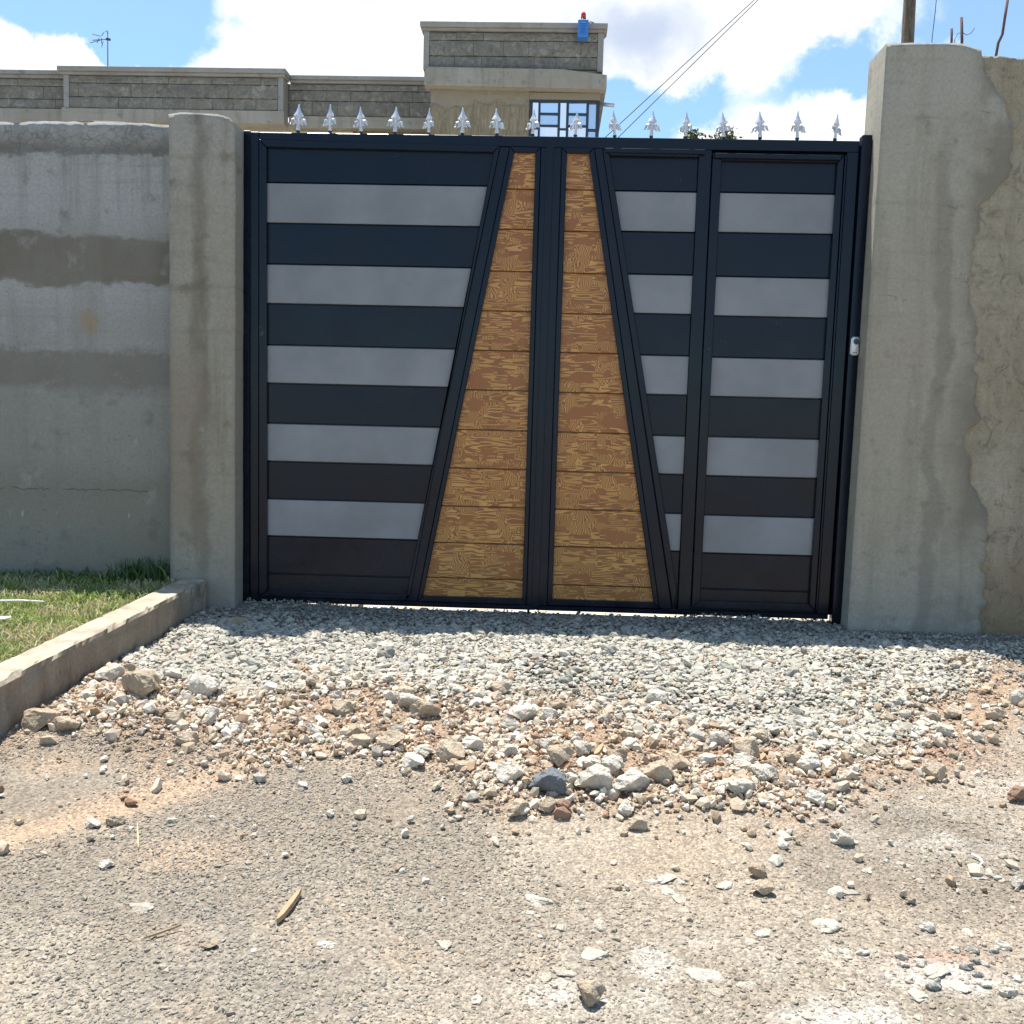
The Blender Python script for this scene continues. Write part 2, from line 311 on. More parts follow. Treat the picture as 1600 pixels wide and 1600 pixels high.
def stonemat(name):
    mt, n, bs = newmat(name); p = wpos(n); r = n.n('ShaderNodeObjectInfo', out=5)
    a = n.noise(p, 7, 5, 0.74, 0.9); f = n.noise(p, 45, 3, 0.7)
    c = n.ramp(a, [(0.28, (0.09, 0.085, 0.074)), (0.45, (0.165, 0.158, 0.14)), (0.55, (0.20, 0.192, 0.172)), (0.65, (0.31, 0.30, 0.272))])
    c = n.mix(n.smooth(f, 0.4, 0.8, 0, 0.4), c, (0.09, 0.08, 0.065, 1))
    c = n.mix(0.25, c, n.mix(r, (0.10, 0.096, 0.085, 1), (0.23, 0.22, 0.195, 1)))
    n.set(bs.inputs['Base Color'], c); bs.inputs['Roughness'].default_value = 0.95
    bump(n, bs, n.math('ADD', a, n.math('MULTIPLY', f, 0.4)), 0.9, 0.02); return mt
stonemat('stone_block')
# gravel / rock materials
def attrmat(name, rough=0.9, bsc=120):
    mt, n, bs = newmat(name); a = n.n('ShaderNodeVertexColor', layer_name='col'); p = wpos(n)
    nz = n.noise(p, bsc, 4, 0.7)
    c = n.mix(1.0, a, n.ramp(nz, [(0.25, (0.68, 0.67, 0.66)), (0.75, (1.22, 1.2, 1.17))]), 'MULTIPLY')
    n.set(bs.inputs['Base Color'], c); bs.inputs['Roughness'].default_value = rough; bs.inputs['Specular IOR Level'].default_value = 0.25
    bump(n, bs, nz, 0.5, 0.004); return mt
attrmat('gravel_stone')
mt, n, bs = newmat('ground_dirt'); a = n.n('ShaderNodeVertexColor', layer_name='col'); p = wpos(n)
g1 = n.noise(p, 55, 6, 0.75); g2 = n.noise(p, 210, 4, 0.7); v = n.nodes.new('ShaderNodeTexVoronoi'); v.inputs['Scale'].default_value = 150; n.links.new(p, v.inputs['Vector'])
vr = n.sep(v.outputs['Color'])[0]
c = n.mix(1.0, a, n.ramp(g1, [(0.25, (0.62, 0.60, 0.58)), (0.5, (1, 1, 1)), (0.75, (1.3, 1.29, 1.27))]), 'MULTIPLY')
c = n.mix(0.8, c, n.mix(1.0, c, n.ramp(vr, [(0.0, (0.6, 0.59, 0.58)), (0.5, (1, 1, 1)), (1.0, (1.45, 1.44, 1.42))]), 'MULTIPLY'))
n.set(bs.inputs['Base Color'], c); bs.inputs['Roughness'].default_value = 0.97; bs.inputs['Specular IOR Level'].default_value = 0.2
h = n.math('ADD', n.math('MULTIPLY', n.math('SUBTRACT', 1.0, v.outputs['Distance']), 0.6), n.math('ADD', g1, n.math('MULTIPLY', g2, 0.4)))
bump(n, bs, h, 0.8, 0.008)
def rockmat(name, a, b, speck):
    mt, n, bs = newmat(name); p = n.n('ShaderNodeTexCoord', out=3); r = n.n('ShaderNodeObjectInfo', out=5)
    pp = n.vmath('ADD', wpos(n), n.scale(n.comb(r, r, r), (9, 5, 3)))
    n1 = n.noise(pp, 26, 6, 0.68); n2 = n.noise(pp, 140, 4, 0.7)
    c = n.mix(n.smooth(n1, 0.3, 0.7), a+(1,), b+(1,)); c = n.mix(n.smooth(n2, 0.52, 0.70, 0, 0.75), c, speck+(1,)); c = n.mix(n.smooth(n.noise(pp, 60, 3, 0.6), 0.56, 0.66, 0, 0.55), c, speck+(1,))
    c = n.mix(1.0, c, n.mix(r, (0.84, 0.82, 0.79, 1), (1.10, 1.09, 1.07, 1)), 'MULTIPLY')
    n.set(bs.inputs['Base Color'], c); bs.inputs['Roughness'].default_value = 0.95; bs.inputs['Specular IOR Level'].default_value = 0.2
    bump(n, bs, n.math('ADD', n1, n.math('MULTIPLY', n2, 0.5)), 1.0, 0.014); return mt
rockmat('rock_white', (0.56, 0.51, 0.43), (0.68, 0.64, 0.56), (0.42, 0.36, 0.28))
rockmat('rock_tan', (0.43, 0.345, 0.25), (0.54, 0.46, 0.355), (0.31, 0.235, 0.16))
rockmat('rock_dusty', (0.42, 0.38, 0.315), (0.56, 0.525, 0.455), (0.33, 0.29, 0.235))
rockmat('rock_grey', (0.15, 0.165, 0.185), (0.23, 0.245, 0.265), (0.10, 0.11, 0.12))
rockmat('rock_red', (0.30, 0.185, 0.13), (0.38, 0.26, 0.195), (0.15, 0.07, 0.04))
rockmat('rock_green', (0.35, 0.34, 0.295), (0.44, 0.425, 0.375), (0.18, 0.185, 0.17))
mt, n, bs = newmat('grass_blade'); a = n.n('ShaderNodeVertexColor', layer_name='col'); n.set(bs.inputs['Base Color'], a); bs.inputs['Roughness'].default_value = 0.55
bs.inputs['Subsurface Weight'].default_value = 0.0
tr = n.nodes.new('ShaderNodeBsdfTranslucent'); n.links.new(a, tr.inputs[0]); ms = n.nodes.new('ShaderNodeMixShader'); ms.inputs[0].default_value = 0.35
n.links.new(bs.outputs[0], ms.inputs[1]); n.links.new(tr.outputs[0], ms.inputs[2]); n.links.new(ms.outputs[0], [q for q in n.nodes if q.type == 'OUTPUT_MATERIAL'][0].inputs[0])
simple('soil', (0.16, 0.12, 0.07), 0.95, 0, 0.4, 40, 0.6)
simple('courtyard_slab', (0.50, 0.44, 0.34), 0.9, 0, 0.1, 12, 0.2)
simple('leaf_green', (0.055, 0.085, 0.03), 0.6, 0, 0.4, 6, 0)
simple('trunk_bark', (0.12, 0.09, 0.065), 0.95, 0, 0.3, 30, 0.5)

# ------------------------------------------------------------------ object helpers
def tag(o, label, cat, group=None):
    o['label'] = label; o['category'] = cat
    if group: o['group'] = group
    return o
def empty(name, loc, label, cat, group=None):
    o = bpy.data.objects.new(name, None); C.objects.link(o); o.location = loc; o.empty_display_size = 0.1
    return tag(o, label, cat, group)
def base_of(p):
    v = Vector((0, 0, 0))
    while p: v = v + p.location; p = p.parent
    return v
def finish(bm, name, mat, parent=None, smooth=False, origin=None):
    bmesh.ops.recalc_face_normals(bm, faces=bm.faces)
    if origin is None:
        mn = Vector((min(v.co.x for v in bm.verts), min(v.co.y for v in bm.verts), min(v.co.z for v in bm.verts)))
        mx = Vector((max(v.co.x for v in bm.verts), max(v.co.y for v in bm.verts), max(v.co.z for v in bm.verts)))
        origin = Vector(((mn.x+mx.x)/2, (mn.y+mx.y)/2, mn.z))
    origin = Vector(origin)
    for v in bm.verts: v.co -= origin
    me = bpy.data.meshes.new(name); bm.to_mesh(me); bm.free()
    me.materials.append(MATS[mat])
    if smooth:
        for f in me.polygons: f.use_smooth = True
    o = bpy.data.objects.new(name, me); C.objects.link(o)
    if parent: o.parent = parent; o.location = origin - base_of(parent)
    else: o.location = origin
    return o
def add_prism(bm, poly, y0, y1, bev=0.0):
    """poly: list of (x,z) seen from the front; extruded from y0 (front) to y1"""
    a = [bm.verts.new((x, y0, z)) for x, z in poly]; b = [bm.verts.new((x, y1, z)) for x, z in poly]
    fs = [bm.faces.new(a), bm.faces.new(b[::-1])]
    k = len(poly)
    for i in range(k): fs.append(bm.faces.new((a[i], b[i], b[(i+1) % k], a[(i+1) % k])))
    if bev:
        es = {e for f in fs for e in f.edges}
        bmesh.ops.bevel(bm, geom=list(es), offset=bev, segments=1, affect='EDGES', profile=0.7)
def prism(name, poly, y0, y1, mat, parent, bev=0.002):
    bm = bmesh.new(); add_prism(bm, poly, y0, y1, bev); return finish(bm, name, mat, parent)
def box(name, x0, x1, y0, y1, z0, z1, mat, parent=None, bev=0.003):
    return prism(name, [(x0, z0), (x1, z0), (x1, z1), (x0, z1)], y0, y1, mat, parent, bev)
def add_tube(bm, pts, r, seg=6, taper=None):
    pts = [Vector(q) for q in pts]; rings = []
    for i, q in enumerate(pts):
        d = (pts[min(i+1, len(pts)-1)] - pts[max(i-1, 0)]).normalized()
        s = d.cross(Vector((0, 0, 1)) if abs(d.z) < 0.9 else Vector((1, 0, 0))).normalized(); t = d.cross(s)
        rr = r[i] if isinstance(r, (list, tuple)) else r
        rings.append([bm.verts.new(q + (s*math.cos(2*math.pi*k/seg) + t*math.sin(2*math.pi*k/seg))*rr) for k in range(seg)])
    for a, b in zip(rings, rings[1:]):
        for k in range(seg): bm.faces.new((a[k], a[(k+1) % seg], b[(k+1) % seg], b[k]))
    bm.faces.new(rings[0][::-1]); bm.faces.new(rings[-1])
def tube(name, pts, r, mat, parent=None, seg=8):
    bm = bmesh.new(); add_tube(bm, pts, r, seg); return finish(bm, name, mat, parent, smooth=True)
def np_mesh(name, verts, tris, mat, cols=None):
    me = bpy.data.meshes.new(name)
    nv, nt = len(verts), len(tris)
    me.vertices.add(nv); me.vertices.foreach_set('co', np.ascontiguousarray(verts, dtype=np.float32).ravel())
    k = tris.shape[1]
    me.loops.add(nt*k); me.loops.foreach_set('vertex_index', np.ascontiguousarray(tris, dtype=np.int32).ravel())
    me.polygons.add(nt); me.polygons.foreach_set('loop_start', np.arange(0, nt*k, k, dtype=np.int32))
    me.update(calc_edges=True); me.polygons.foreach_set('use_smooth', np.zeros(nt, dtype=bool))
    if cols is not None:
        at = me.color_attributes.new('col', 'FLOAT_COLOR', 'POINT')
        at.data.foreach_set('color', np.c_[cols, np.ones(nv)].astype(np.float32).ravel())
    me.materials.append(MATS[mat])
    o = bpy.data.objects.new(name, me); C.objects.link(o); return o

# ------------------------------------------------------------------ ground
def interp(x, pts):
    a = np.array(pts); return np.interp(x, a[:, 0], a[:, 1])
YB = [(-0.3, -1.15), (-0.1, -1.25), (0.25, -1.38), (1.0, -1.36), (1.45, -1.42), (2.0, -1.55), (2.6, -1.82), (3.0, -1.45), (3.4, -0.85), (4.2, -0.45)]
YR = [(-0.3, -1.9), (0.0, -1.92), (0.5, -1.98), (1.2, -2.1), (1.5, -2.32), (1.9, -2.36), (2.5, -2.22), (3.0, -1.75), (3.5, -1.35), (4.2, -1.1)]
def zones(x, y):
    nz = (fbm(x, y, 3.0, 5, 3)-0.5)*0.9
    yy = y + nz*0.55
    grav = sstep(yy, interp(x, YB)-0.20, interp(x, YB)+0.26)*sstep(y, -0.20, -0.42)
    rub = sstep(yy, interp(x, YR)-0.14, interp(x, YR)+0.16)*(1-sstep(yy, interp(x, YB)+0.0, interp(x, YB)+0.3))
    return grav, rub
def gz(x, y):
    x = np.asarray(x, float); y = np.asarray(y, float)
    t = np.clip(-0.3-y, 0, 3.4)
    z = 0.023 - 0.09*t + 0.012*sstep(-y, 0.1, 0.9)
    z = z + 0.028*np.exp(-((y+0.03)/0.07)**2)*sstep(fbm(x, y*0.3, 2.3, 4, 401), 0.42, 0.68)
    near = sstep(-y, 0.02, 0.3)*sstep(-y, 60, 20)
    g, r = zones(x, y)
    z = z + near*((fbm(x, y, 1.1, 3, 11)-0.5)*0.05 + (fbm(x, y, 6, 4, 5)-0.5)*0.022*(0.4+g+1.6*r) + r*0.02)
    # shallow heap of stones near the middle of the rubble
    z = z + 0.035*np.exp(-(((x-1.9)/0.6)**2 + ((y+2.12)/0.22)**2)) + 0.04*np.exp(-(((x-0.1)/0.3)**2 + ((y+1.6)/0.3)**2))
    z = z - 0.02*np.exp(-((y+2.35-0.75*(x-0.3))/0.10)**2)*sstep(x, 1.0, 0.4)*near
    return z
def gauss(x, y, cx, cy, rx, ry): return np.exp(-(((x-cx)/rx)**2 + ((y-cy)/ry)**2))
def gcol(x, y):
    g, r = zones(x, y)
    a = fbm(x, y, 2.2, 5, 21); b = fbm(x, y, 7, 4, 31); d = fbm(x, y, 1.3, 4, 41)
    fg = np.array([0.285, 0.243, 0.19])[None]*np.ones((len(x), 1)); fg2 = np.array([0.262, 0.23, 0.188])
    lr = sstep(x, 1.9, 0.7)
    c = fg*(1-lr[:, None]) + fg2*lr[:, None]
    c = c*(0.8 + 0.4*a[:, None])
    def mixc(c, col, w): return c*(1-w[:, None]) + np.array(col)*w[:, None]
    c = mixc(c, (0.33, 0.265, 0.195), sstep(b, 0.52, 0.75)*0.5)
    dirt = np.array([0.32, 0.228, 0.158])
    c = mixc(c, dirt, np.clip(r*1.1, 0, 1)*0.85)
    red = np.maximum.reduce([gauss(x, y, 1.62, -1.76, .30, .14), gauss(x, y, 0.42, -1.78, .35, .12), gauss(x, y, 2.16, -1.72, .25, .12), gauss(x, y, 1.15, -1.9, .2, .12), gauss(x, y, 2.5, -2.95, .12, .05), gauss(x, y, 0.2, -1.75, .3, .15)*.8, gauss(x, y, .95, -2.35, .25, .12)*.7, gauss(x, y, 2.9, -1.75, .3, .12)*.7])
    c = mixc(c, (0.285, 0.16, 0.10), np.clip(red*sstep(b, 0.28, 0.58)*1.3, 0, 0.85))
    c = mixc(c, (0.325, 0.228, 0.152), np.clip(sstep(y, -2.75, -2.2)*sstep(x, 2.6, 1.1)*sstep(a, 0.30, 0.52), 0, 1)*0.9*(1-g))
    c = mixc(c, (0.35, 0.305, 0.24), sstep(fbm(x, y, 0.9, 4, 71), 0.48, 0.62)*0.65*(1-g)*(1-r))
    c = mixc(c, (0.20, 0.170, 0.135), sstep(fbm(x, y, 1.6, 4, 73), 0.48, 0.66)*0.65*(1-g)*(1-r))
    sand = np.exp(-((y+2.33-0.95*(x-0.33))/0.15)**2)*sstep(x, 0.85, 0.5)*sstep(x, -0.3, 0.0)
    sand = np.maximum(sand, gauss(x, y, 0.62, -2.62, .16, .09)*.7)
    c = mixc(c, (0.385, 0.285, 0.20), np.clip(sand*(0.5+b), 0, 0.9))
    lime = np.maximum.reduce([gauss(x, y, 1.9, -2.98, .20, .10), gauss(x, y, 2.38, -2.9, .14, .08), gauss(x, y, 2.55, -3.02, .2, .08), gauss(x, y, 1.75, -3.12, .2, .07), gauss(x, y, 2.2, -3.15, .25, .06), gauss(x, y, 2.75, -2.3, .3, .15)*.6, gauss(x, y, 3.2, -1.9, .3, .2)*.6])
    c = mixc(c, (0.48, 0.455, 0.41), np.clip(lime*sstep(b, 0.30, 0.75)*1.0, 0, 0.7))
    c = mixc(c, (0.27, 0.24, 0.195), g*0.75)
    c = mixc(c, (0.19, 0.175, 0.155), sstep(y + (fbm(x, y, 4, 3, 55)-0.5)*0.5, -0.62, -0.15)*0.85)  # darker towards the gate: compacted dirt, with gate shade put into the colour
    return c
def axis(lo, hi, step, far_lo, far_hi):
    mid = list(np.arange(lo, hi+1e-6, step)); a = []; s = step; q = lo
    while q > far_lo: s *= 1.45; q -= s; a.append(q)
    b = []; s = step; q = mid[-1]
    while q < far_hi: s *= 1.45; q += s; b.append(q)
    return np.array(a[::-1] + mid + b)
gx = axis(-0.5, 4.3, 0.0125, -170, 170); gy = axis(-3.9, 0.15, 0.0125, -170, 170)
X, Y = np.meshgrid(gx, gy); xf, yf = X.ravel(), Y.ravel()
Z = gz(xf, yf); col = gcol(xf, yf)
nx, ny = len(gx), len(gy)
I = (np.arange(ny-1)[:, None]*nx + np.arange(nx-1)[None]).ravel()
quads = np.c_[I, I+1, I+1+nx, I+nx]
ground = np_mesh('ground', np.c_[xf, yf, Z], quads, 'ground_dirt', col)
ground['kind'] = 'structure'
for f in ground.data.polygons: pass
ground.data.polygons.foreach_set('use_smooth', np.ones(len(quads), dtype=bool))
bm = bmesh.new(); add_prism(bm, [(-9, -0.05), (12, -0.05), (12, 0.024), (-9, 0.024)], 0.035, 10.9)
o = finish(bm, 'courtyard_paving', 'courtyard_slab'); o['kind'] = 'structure'

# ------------------------------------------------------------------ gravel and rubble
def rock_variants(k, sub, seed, cuts=7, rough=0.10, fine=0.0):
    out = []
    rg = np.random.default_rng(seed)
    bm = bmesh.new(); bmesh.ops.create_icosphere(bm, subdivisions=sub, radius=1.0)
    bm.verts.ensure_lookup_table(); V = np.array([v.co for v in bm.verts]); F = np.array([[v.index for v in f.verts] for f in bm.faces]); bm.free()
    for i in range(k):
        v = V.copy()
        for c in range(cuts):
            nrm = rg.normal(size=3); nrm /= np.linalg.norm(nrm); d = rg.uniform(0.42, 0.85)
            t = v@nrm; over = np.clip(t-d, 0, None); v = v - over[:, None]*nrm[None]*0.96
        s = rg.uniform(0.0, 1.0, 3)*7
        nn = fbm(v[:, 0]*1.0+s[0]+v[:, 2], v[:, 1]+s[1]+v[:, 2]*0.7, 1.7, 3, seed+i)-0.5
        v = v*(1+nn[:, None]*rough*4)
        if fine:
            n2 = fbm(v[:, 0]*1.3+v[:, 2]*0.8+s[1], v[:, 1]*1.3-v[:, 2]*0.9+s[2], 5.5, 3, seed+50+i, 0.6)-0.5
            v = v*(1+n2[:, None]*fine*2)
        v /= np.abs(v).max(axis=0)
        out.append(v)
    return out, F
def rotmats(k, tilt, rg):
    a = rg.uniform(0, 2*np.pi, k); ax = rg.normal(0, tilt, k); ay = rg.normal(0, tilt, k)
    ca, sa = np.cos(a), np.sin(a); cx, sx = np.cos(ax), np.sin(ax); cy, sy = np.cos(ay), np.sin(ay)
    Z_ = np.zeros(k); O = np.ones(k)
    Rz = np.stack([np.stack([ca, -sa, Z_], -1), np.stack([sa, ca, Z_], -1), np.stack([Z_, Z_, O], -1)], 1)
    Rx = np.stack([np.stack([O, Z_, Z_], -1), np.stack([Z_, cx, -sx], -1), np.stack([Z_, sx, cx], -1)], 1)
    Ry = np.stack([np.stack([cy, Z_, sy], -1), np.stack([Z_, O, Z_], -1), np.stack([-sy, Z_, cy], -1)], 1)
    return Rx@Ry@Rz
def scatter(name, x, y, size, cols, variants, F, flat=(0.35, 0.75), tilt=0.28, sink=0.35, lift=None):
    k = len(x); V = np.array(variants); idx = RNG.integers(0, len(V), k)
    sc = np.stack([np.ones(k), RNG.uniform(0.5, 0.95, k), RNG.uniform(*flat, k)], -1)*size[:, None]*0.5
    v = V[idx]*sc[:, None, :]
    v = np.einsum('kij,knj->kni', rotmats(k, tilt, RNG), v)
    z = gz(x, y) + sc[:, 2]*(1-2*sink) + (lift if lift is not None else 0)
    v += np.stack([x, y, z], -1)[:, None, :]
    nvp = V.shape[1]
    f = (F[None] + (np.arange(k)*nvp)[:, None, None]).reshape(-1, 3)
    o = np_mesh(name, v.reshape(-1, 3), f, 'gravel_stone', np.repeat(cols, nvp, axis=0))
    o['kind'] = 'stuff'; return o
small_v, small_F = rock_variants(30, 1, 5, 6, 0.13)
def inside_view(x, y):
    # the wedge of ground the place shows between kerb, gate and road edge
    return (x > 0.30 - 0.62*(y+3.3) - 0.75 - 0.05) & (x < 2.75 + 0.62*(y+3.3) + 0.55) & (x > interp(y, [(-3.6, -0.35), (-1.9, -0.26), (-0.1, -0.16)]))
def kerbclear(x, y): return x > interp(y, [(-3.6, -0.34), (-1.93, -0.255), (-0.1, -0.155)])
def pick(palette, k):
    cols = np.array([c for c, w in palette]); ws = np.array([w for c, w in palette], float); ws /= ws.sum()
    c = cols[RNG.choice(len(cols), k, p=ws)]
    return c*RNG.uniform(0.78, 1.18, (k, 1))*RNG.normal(1, 0.02, (k, 3))
# crushed grey-green gravel in front of the gate
k = 92000; x = RNG.uniform(-0.25, 4.2, k); y = RNG.uniform(-2.2, 0.03, k)
g, r = zones(x, y); keep = (RNG.uniform(0, 1, k) < g*(0.35+0.65*sstep(fbm(x, y, 3.1, 4, 505), 0.33, 0.52))*0.97 + 0.42*(y > -0.32)) & kerbclear(x, y) & (y < 0.03) & ((y < -0.05) | (RNG.uniform(0, 1, k) < 0.75)) & ((x > 0.0) | (y < -0.13)) & ((x < 3.05) | (y < -0.16))
x, y = x[keep], y[keep]
size = np.clip(RNG.lognormal(math.log(0.0225), 0.40, len(x)), 0.010, 0.062)
rt = sstep(x, 3.0, 3.7); size = size*(1-0.35*rt)
size = size*(1-0.4*sstep(y + (fbm(x, y, 4, 3, 55)-0.5)*0.5, -0.6, -0.15))
pal = [((0.39, 0.375, 0.32), 5), ((0.45, 0.43, 0.37), 4), ((0.33, 0.325, 0.28), 4), ((0.50, 0.47, 0.41), 2.5), ((0.27, 0.27, 0.245), 1.5), ((0.40, 0.33, 0.245), 1.6), ((0.30, 0.19, 0.12), .4), ((0.54, 0.52, 0.47), 1)]
cc = pick(pal, len(x)); dusty = sstep(y + (fbm(x, y, 4, 3, 55)-0.5)*0.5, -0.62, -0.15)[:, None]; cc = cc*(1-0.35*dusty); cc = cc*0.72 + np.array([0.40, 0.375, 0.32])*0.28  # stones near the gate darkened: dusty soil plus gate shade in the colour
n_gravel = len(x)
o = scatter('gravel', x, y, size, cc, small_v, small_F, lift=RNG.uniform(0, 0.012, len(x)))
tag(o, 'grey-green crushed gravel spread in front of the gate', 'gravel')
# limestone rubble bits
k = 64000; x = RNG.uniform(-0.3, 4.2, k); y = RNG.uniform(-2.7, -0.8, k)
g, r = zones(x, y); keep = (RNG.uniform(0, 1, k) < r**1.4*(0.25+0.75*sstep(fbm(x, y, 3.4, 3, 207), 0.38, 0.62))*1.0*(1-0.6*sstep(x, 2.7, 3.1)) + 0.02) & kerbclear(x, y); x, y = x[keep], y[keep]
size = np.clip(RNG.lognormal(math.log(0.0150), 0.55, len(x)), 0.006, 0.058)
pal = [((0.46, 0.38, 0.285), 5), ((0.55, 0.49, 0.395), 5), ((0.62, 0.58, 0.50), 4), ((0.34, 0.25, 0.165), 4), ((0.29, 0.165, 0.10), .7), ((0.40, 0.39, 0.35), 1.5), ((0.28, 0.21, 0.15), 1.5)]
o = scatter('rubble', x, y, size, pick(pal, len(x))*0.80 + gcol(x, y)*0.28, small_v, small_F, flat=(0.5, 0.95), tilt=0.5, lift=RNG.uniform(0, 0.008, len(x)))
tag(o, 'buff limestone crumbs mixed with brown earth', 'rubble')
n_rub = len(x)
# fine chippings over the road
k = 190000; x = RNG.uniform(-0.5, 4.1, k); y = RNG.uniform(-3.75, -1.2, k)
g, r = zones(x, y); dens = 0.35 + 0.8*fbm(x, y, 2.6, 4, 77)
sandm = np.exp(-((y+2.33-0.95*(x-0.33))/0.10)**2)*sstep(x, 0.75, 0.5)
keep = inside_view(x, y) & kerbclear(x, y) & (RNG.uniform(0, 1, k) < np.clip(dens, 0, 1)*(1-0.8*g)*(1-0.85*sandm)*(0.40+0.60*sstep(x, 2.0, 1.0))*sstep(fbm(x, y, 1.7, 3, 303), 0.30, 0.50))
x, y = x[keep], y[keep]
x, y = x[:60000], y[:60000]
size = np.clip(RNG.lognormal(math.log(0.0086), 0.34, len(x)), 0.005, 0.026)
palL = [((0.28, 0.262, 0.23), 5), ((0.33, 0.305, 0.26), 4), ((0.23, 0.22, 0.2), 3), ((0.38, 0.335, 0.265), 2), ((0.46, 0.43, 0.38), 0.8)]
palR = [((0.30, 0.262, 0.21), 5), ((0.35, 0.31, 0.25), 4), ((0.245, 0.213, 0.172), 3), ((0.42, 0.38, 0.31), 2), ((0.52, 0.48, 0.41), 1.0), ((0.28, 0.17, 0.11), 0.5)]
cl, crr = pick(palL, len(x)), pick(palR, len(x))
wl = (sstep(x + (fbm(x, y, 2, 3, 9)-0.5)*1.2, 1.75, 1.0) > RNG.uniform(0, 1, len(x)))[:, None]
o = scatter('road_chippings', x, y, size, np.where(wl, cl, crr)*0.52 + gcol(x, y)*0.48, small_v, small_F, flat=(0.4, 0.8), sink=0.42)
tag(o, 'fine grey and tan stone chippings pressed into the road', 'gravel')

# individual rocks
rv, rF = rock_variants(14, 4, 55, 9, 0.11, fine=0.10)
ROCKMESH = []
for i, v in enumerate(rv):
    me = bpy.data.meshes.new('rock_shape'); me.from_pydata([tuple(q*0.5) for q in v], [], [tuple(f) for f in rF]); me.update(); me.polygons.foreach_set('use_smooth', np.zeros(len(rF), dtype=bool)); ROCKMESH.append(me)
ROCKMAT = {}
def rock(x, y, wd, hd, kind, label, group=None, flat=1.0, sink=0.14, name='rock', rz=None, tilt=0.25):
    base = random.choice(ROCKMESH); key = (base.name, kind)
    if key not in ROCKMAT:
        me = base.copy(); me.materials.clear(); me.materials.append(MATS['rock_'+kind]); ROCKMAT[key] = me
    o = bpy.data.objects.new(name, ROCKMAT[key]); C.objects.link(o)
    hz = hd*flat
    o.scale = (wd*1.16, wd*random.uniform(0.78, 1.0), hz*1.05)
    o.rotation_euler = (random.uniform(-tilt, tilt), random.uniform(-tilt, tilt), random.uniform(-0.5, 0.5) if rz is None else rz)
    zb = float(gz(np.array([x]), np.array([y]))[0])
    o.location = (x, y + wd*0.3, zb + hz*(0.5-sink))
    return tag(o, label, 'rock', group)
GW = 'pale limestone chunks in the rubble'; LW = 'pale limestone chunk lying in the rubble band'
GT = 'tan stone lumps in the rubble'; LT = 'tan weathered stone lump lying in the rubble band'
GF = 'pale stones pressed flat into the road'; LF = 'pale flat stone pressed flush into the road'
special = {0: 'large white limestone block beside the blue-grey rock', 3: 'smooth white oval rock at the edge of the rubble', 8: 'white chunk at the end of the rubble, away from the heap of big rocks',
           16: 'white angular rock alone at the edge of the road', 17: 'small white angular stone alone on the dusty road', 18: 'pitted white stone alone on the road below the rubble', 14: 'pale grey slab rock against the kerb'}
white = [(1.73,-2.23,0.109,0.098),(1.48,-2.20,0.089,0.079),(1.84,-2.23,0.117,0.086),(2.18,-2.22,0.097,0.058),(1.82,-2.32,0.057,0.053),(1.80,-2.11,0.081,0.069),(2.27,-2.11,0.096,0.068),(2.44,-2.00,0.087,0.071),(1.15,-2.07,0.074,0.058),(0.96,-2.40,0.030,0.026),(0.96,-2.16,0.040,0.032),(-0.09,-1.69,0.074,0.051),(0.02,-1.45,0.064,0.054),(0.13,-1.44,0.069,0.064),(-0.11,-1.46,0.099,0.089),(0.29,-2.49,0.047,0.029),(2.84,-2.61,0.044,0.037),(2.52,-2.83,0.034,0.031),(2.43,-2.42,0.058,0.051),(3.42,-1.29,0.060,0.075),(0.51,-2.45,0.033,0.018),(0.43,-2.70,0.037,0.027),(0.83,-2.22,0.035,0.024),(2.24,-1.99,0.083,0.063),(2.11,-1.98,0.063,0.050),(2.00,-1.29,0.091,0.050)]
lone = {9, 15, 20, 21}
placed = []
for i, (x, y, wd, hd) in enumerate(white):
    if i in special: rock(x, y, wd, hd, 'white', special[i])
    elif i in lone: rock(x, y, wd, hd, 'white', 'small white pebble lying loose on the grey chippings', 'white pebbles on the chippings')
    else: rock(x, y, wd, hd, 'white', LW, GW)
    placed.append((x, y, wd))
rock(1.59, -2.24, 0.112, 0.090, 'grey', 'blue-grey rough rock among the white rubble rocks'); placed.append((1.59, -2.24, .11))
tanr = [(1.63,-2.05,0.091,0.083),(1.85,-2.39,0.055,0.048),(1.50,-2.36,0.071,0.060),(1.59,-2.33,0.053,0.049),(2.24,-1.92,0.094,0.085),(2.16,-2.61,0.055,0.041),(2.15,-2.70,0.053,0.046),(1.69,-3.16,0.063,0.058),(0.11,-1.68,0.144,0.112),(0.36,-1.96,0.086,0.056),(0.35,-2.47,0.048,0.037),(0.08,-0.47,0.104,0.055),(1.93,-2.18,0.083,0.087),(0.82,-3.05,0.035,0.020),(2.52,-2.71,0.029,0.026),(1.06,-1.94,0.086,0.068),(0.95,-1.93,0.073,0.060),(2.01,-2.08,0.081,0.069)]
tsp = {5: 'tan stone, the one nearer the gate of a touching pair on the road', 6: 'tan stone, the one farther from the gate of a touching pair on the road', 7: 'tan rounded rock alone on the lime-dusted road', 8: 'largest tan block in the pile by the kerb',
       10: 'brown stone lying on the sandy wheel track', 11: 'pinkish tan flat stone at the foot of the gate pillar beside the kerb', 13: 'small buff flat stone on the grey chippings', 14: 'small yellowish stone on the dusty road'}
for i, (x, y, wd, hd) in enumerate(tanr):
    if i in tsp: rock(x, y, wd, hd, 'tan', tsp[i])
    else: rock(x, y, wd, hd, 'tan', LT, GT)
    placed.append((x, y, wd))
rock(1.64, -2.32, 0.049, 0.038, 'red', 'reddish stone below the blue-grey rock'); rock(3.07, -2.08, 0.065, 0.06, 'red', 'pinkish brown rock at the end of the rubble beyond the gate pillar')
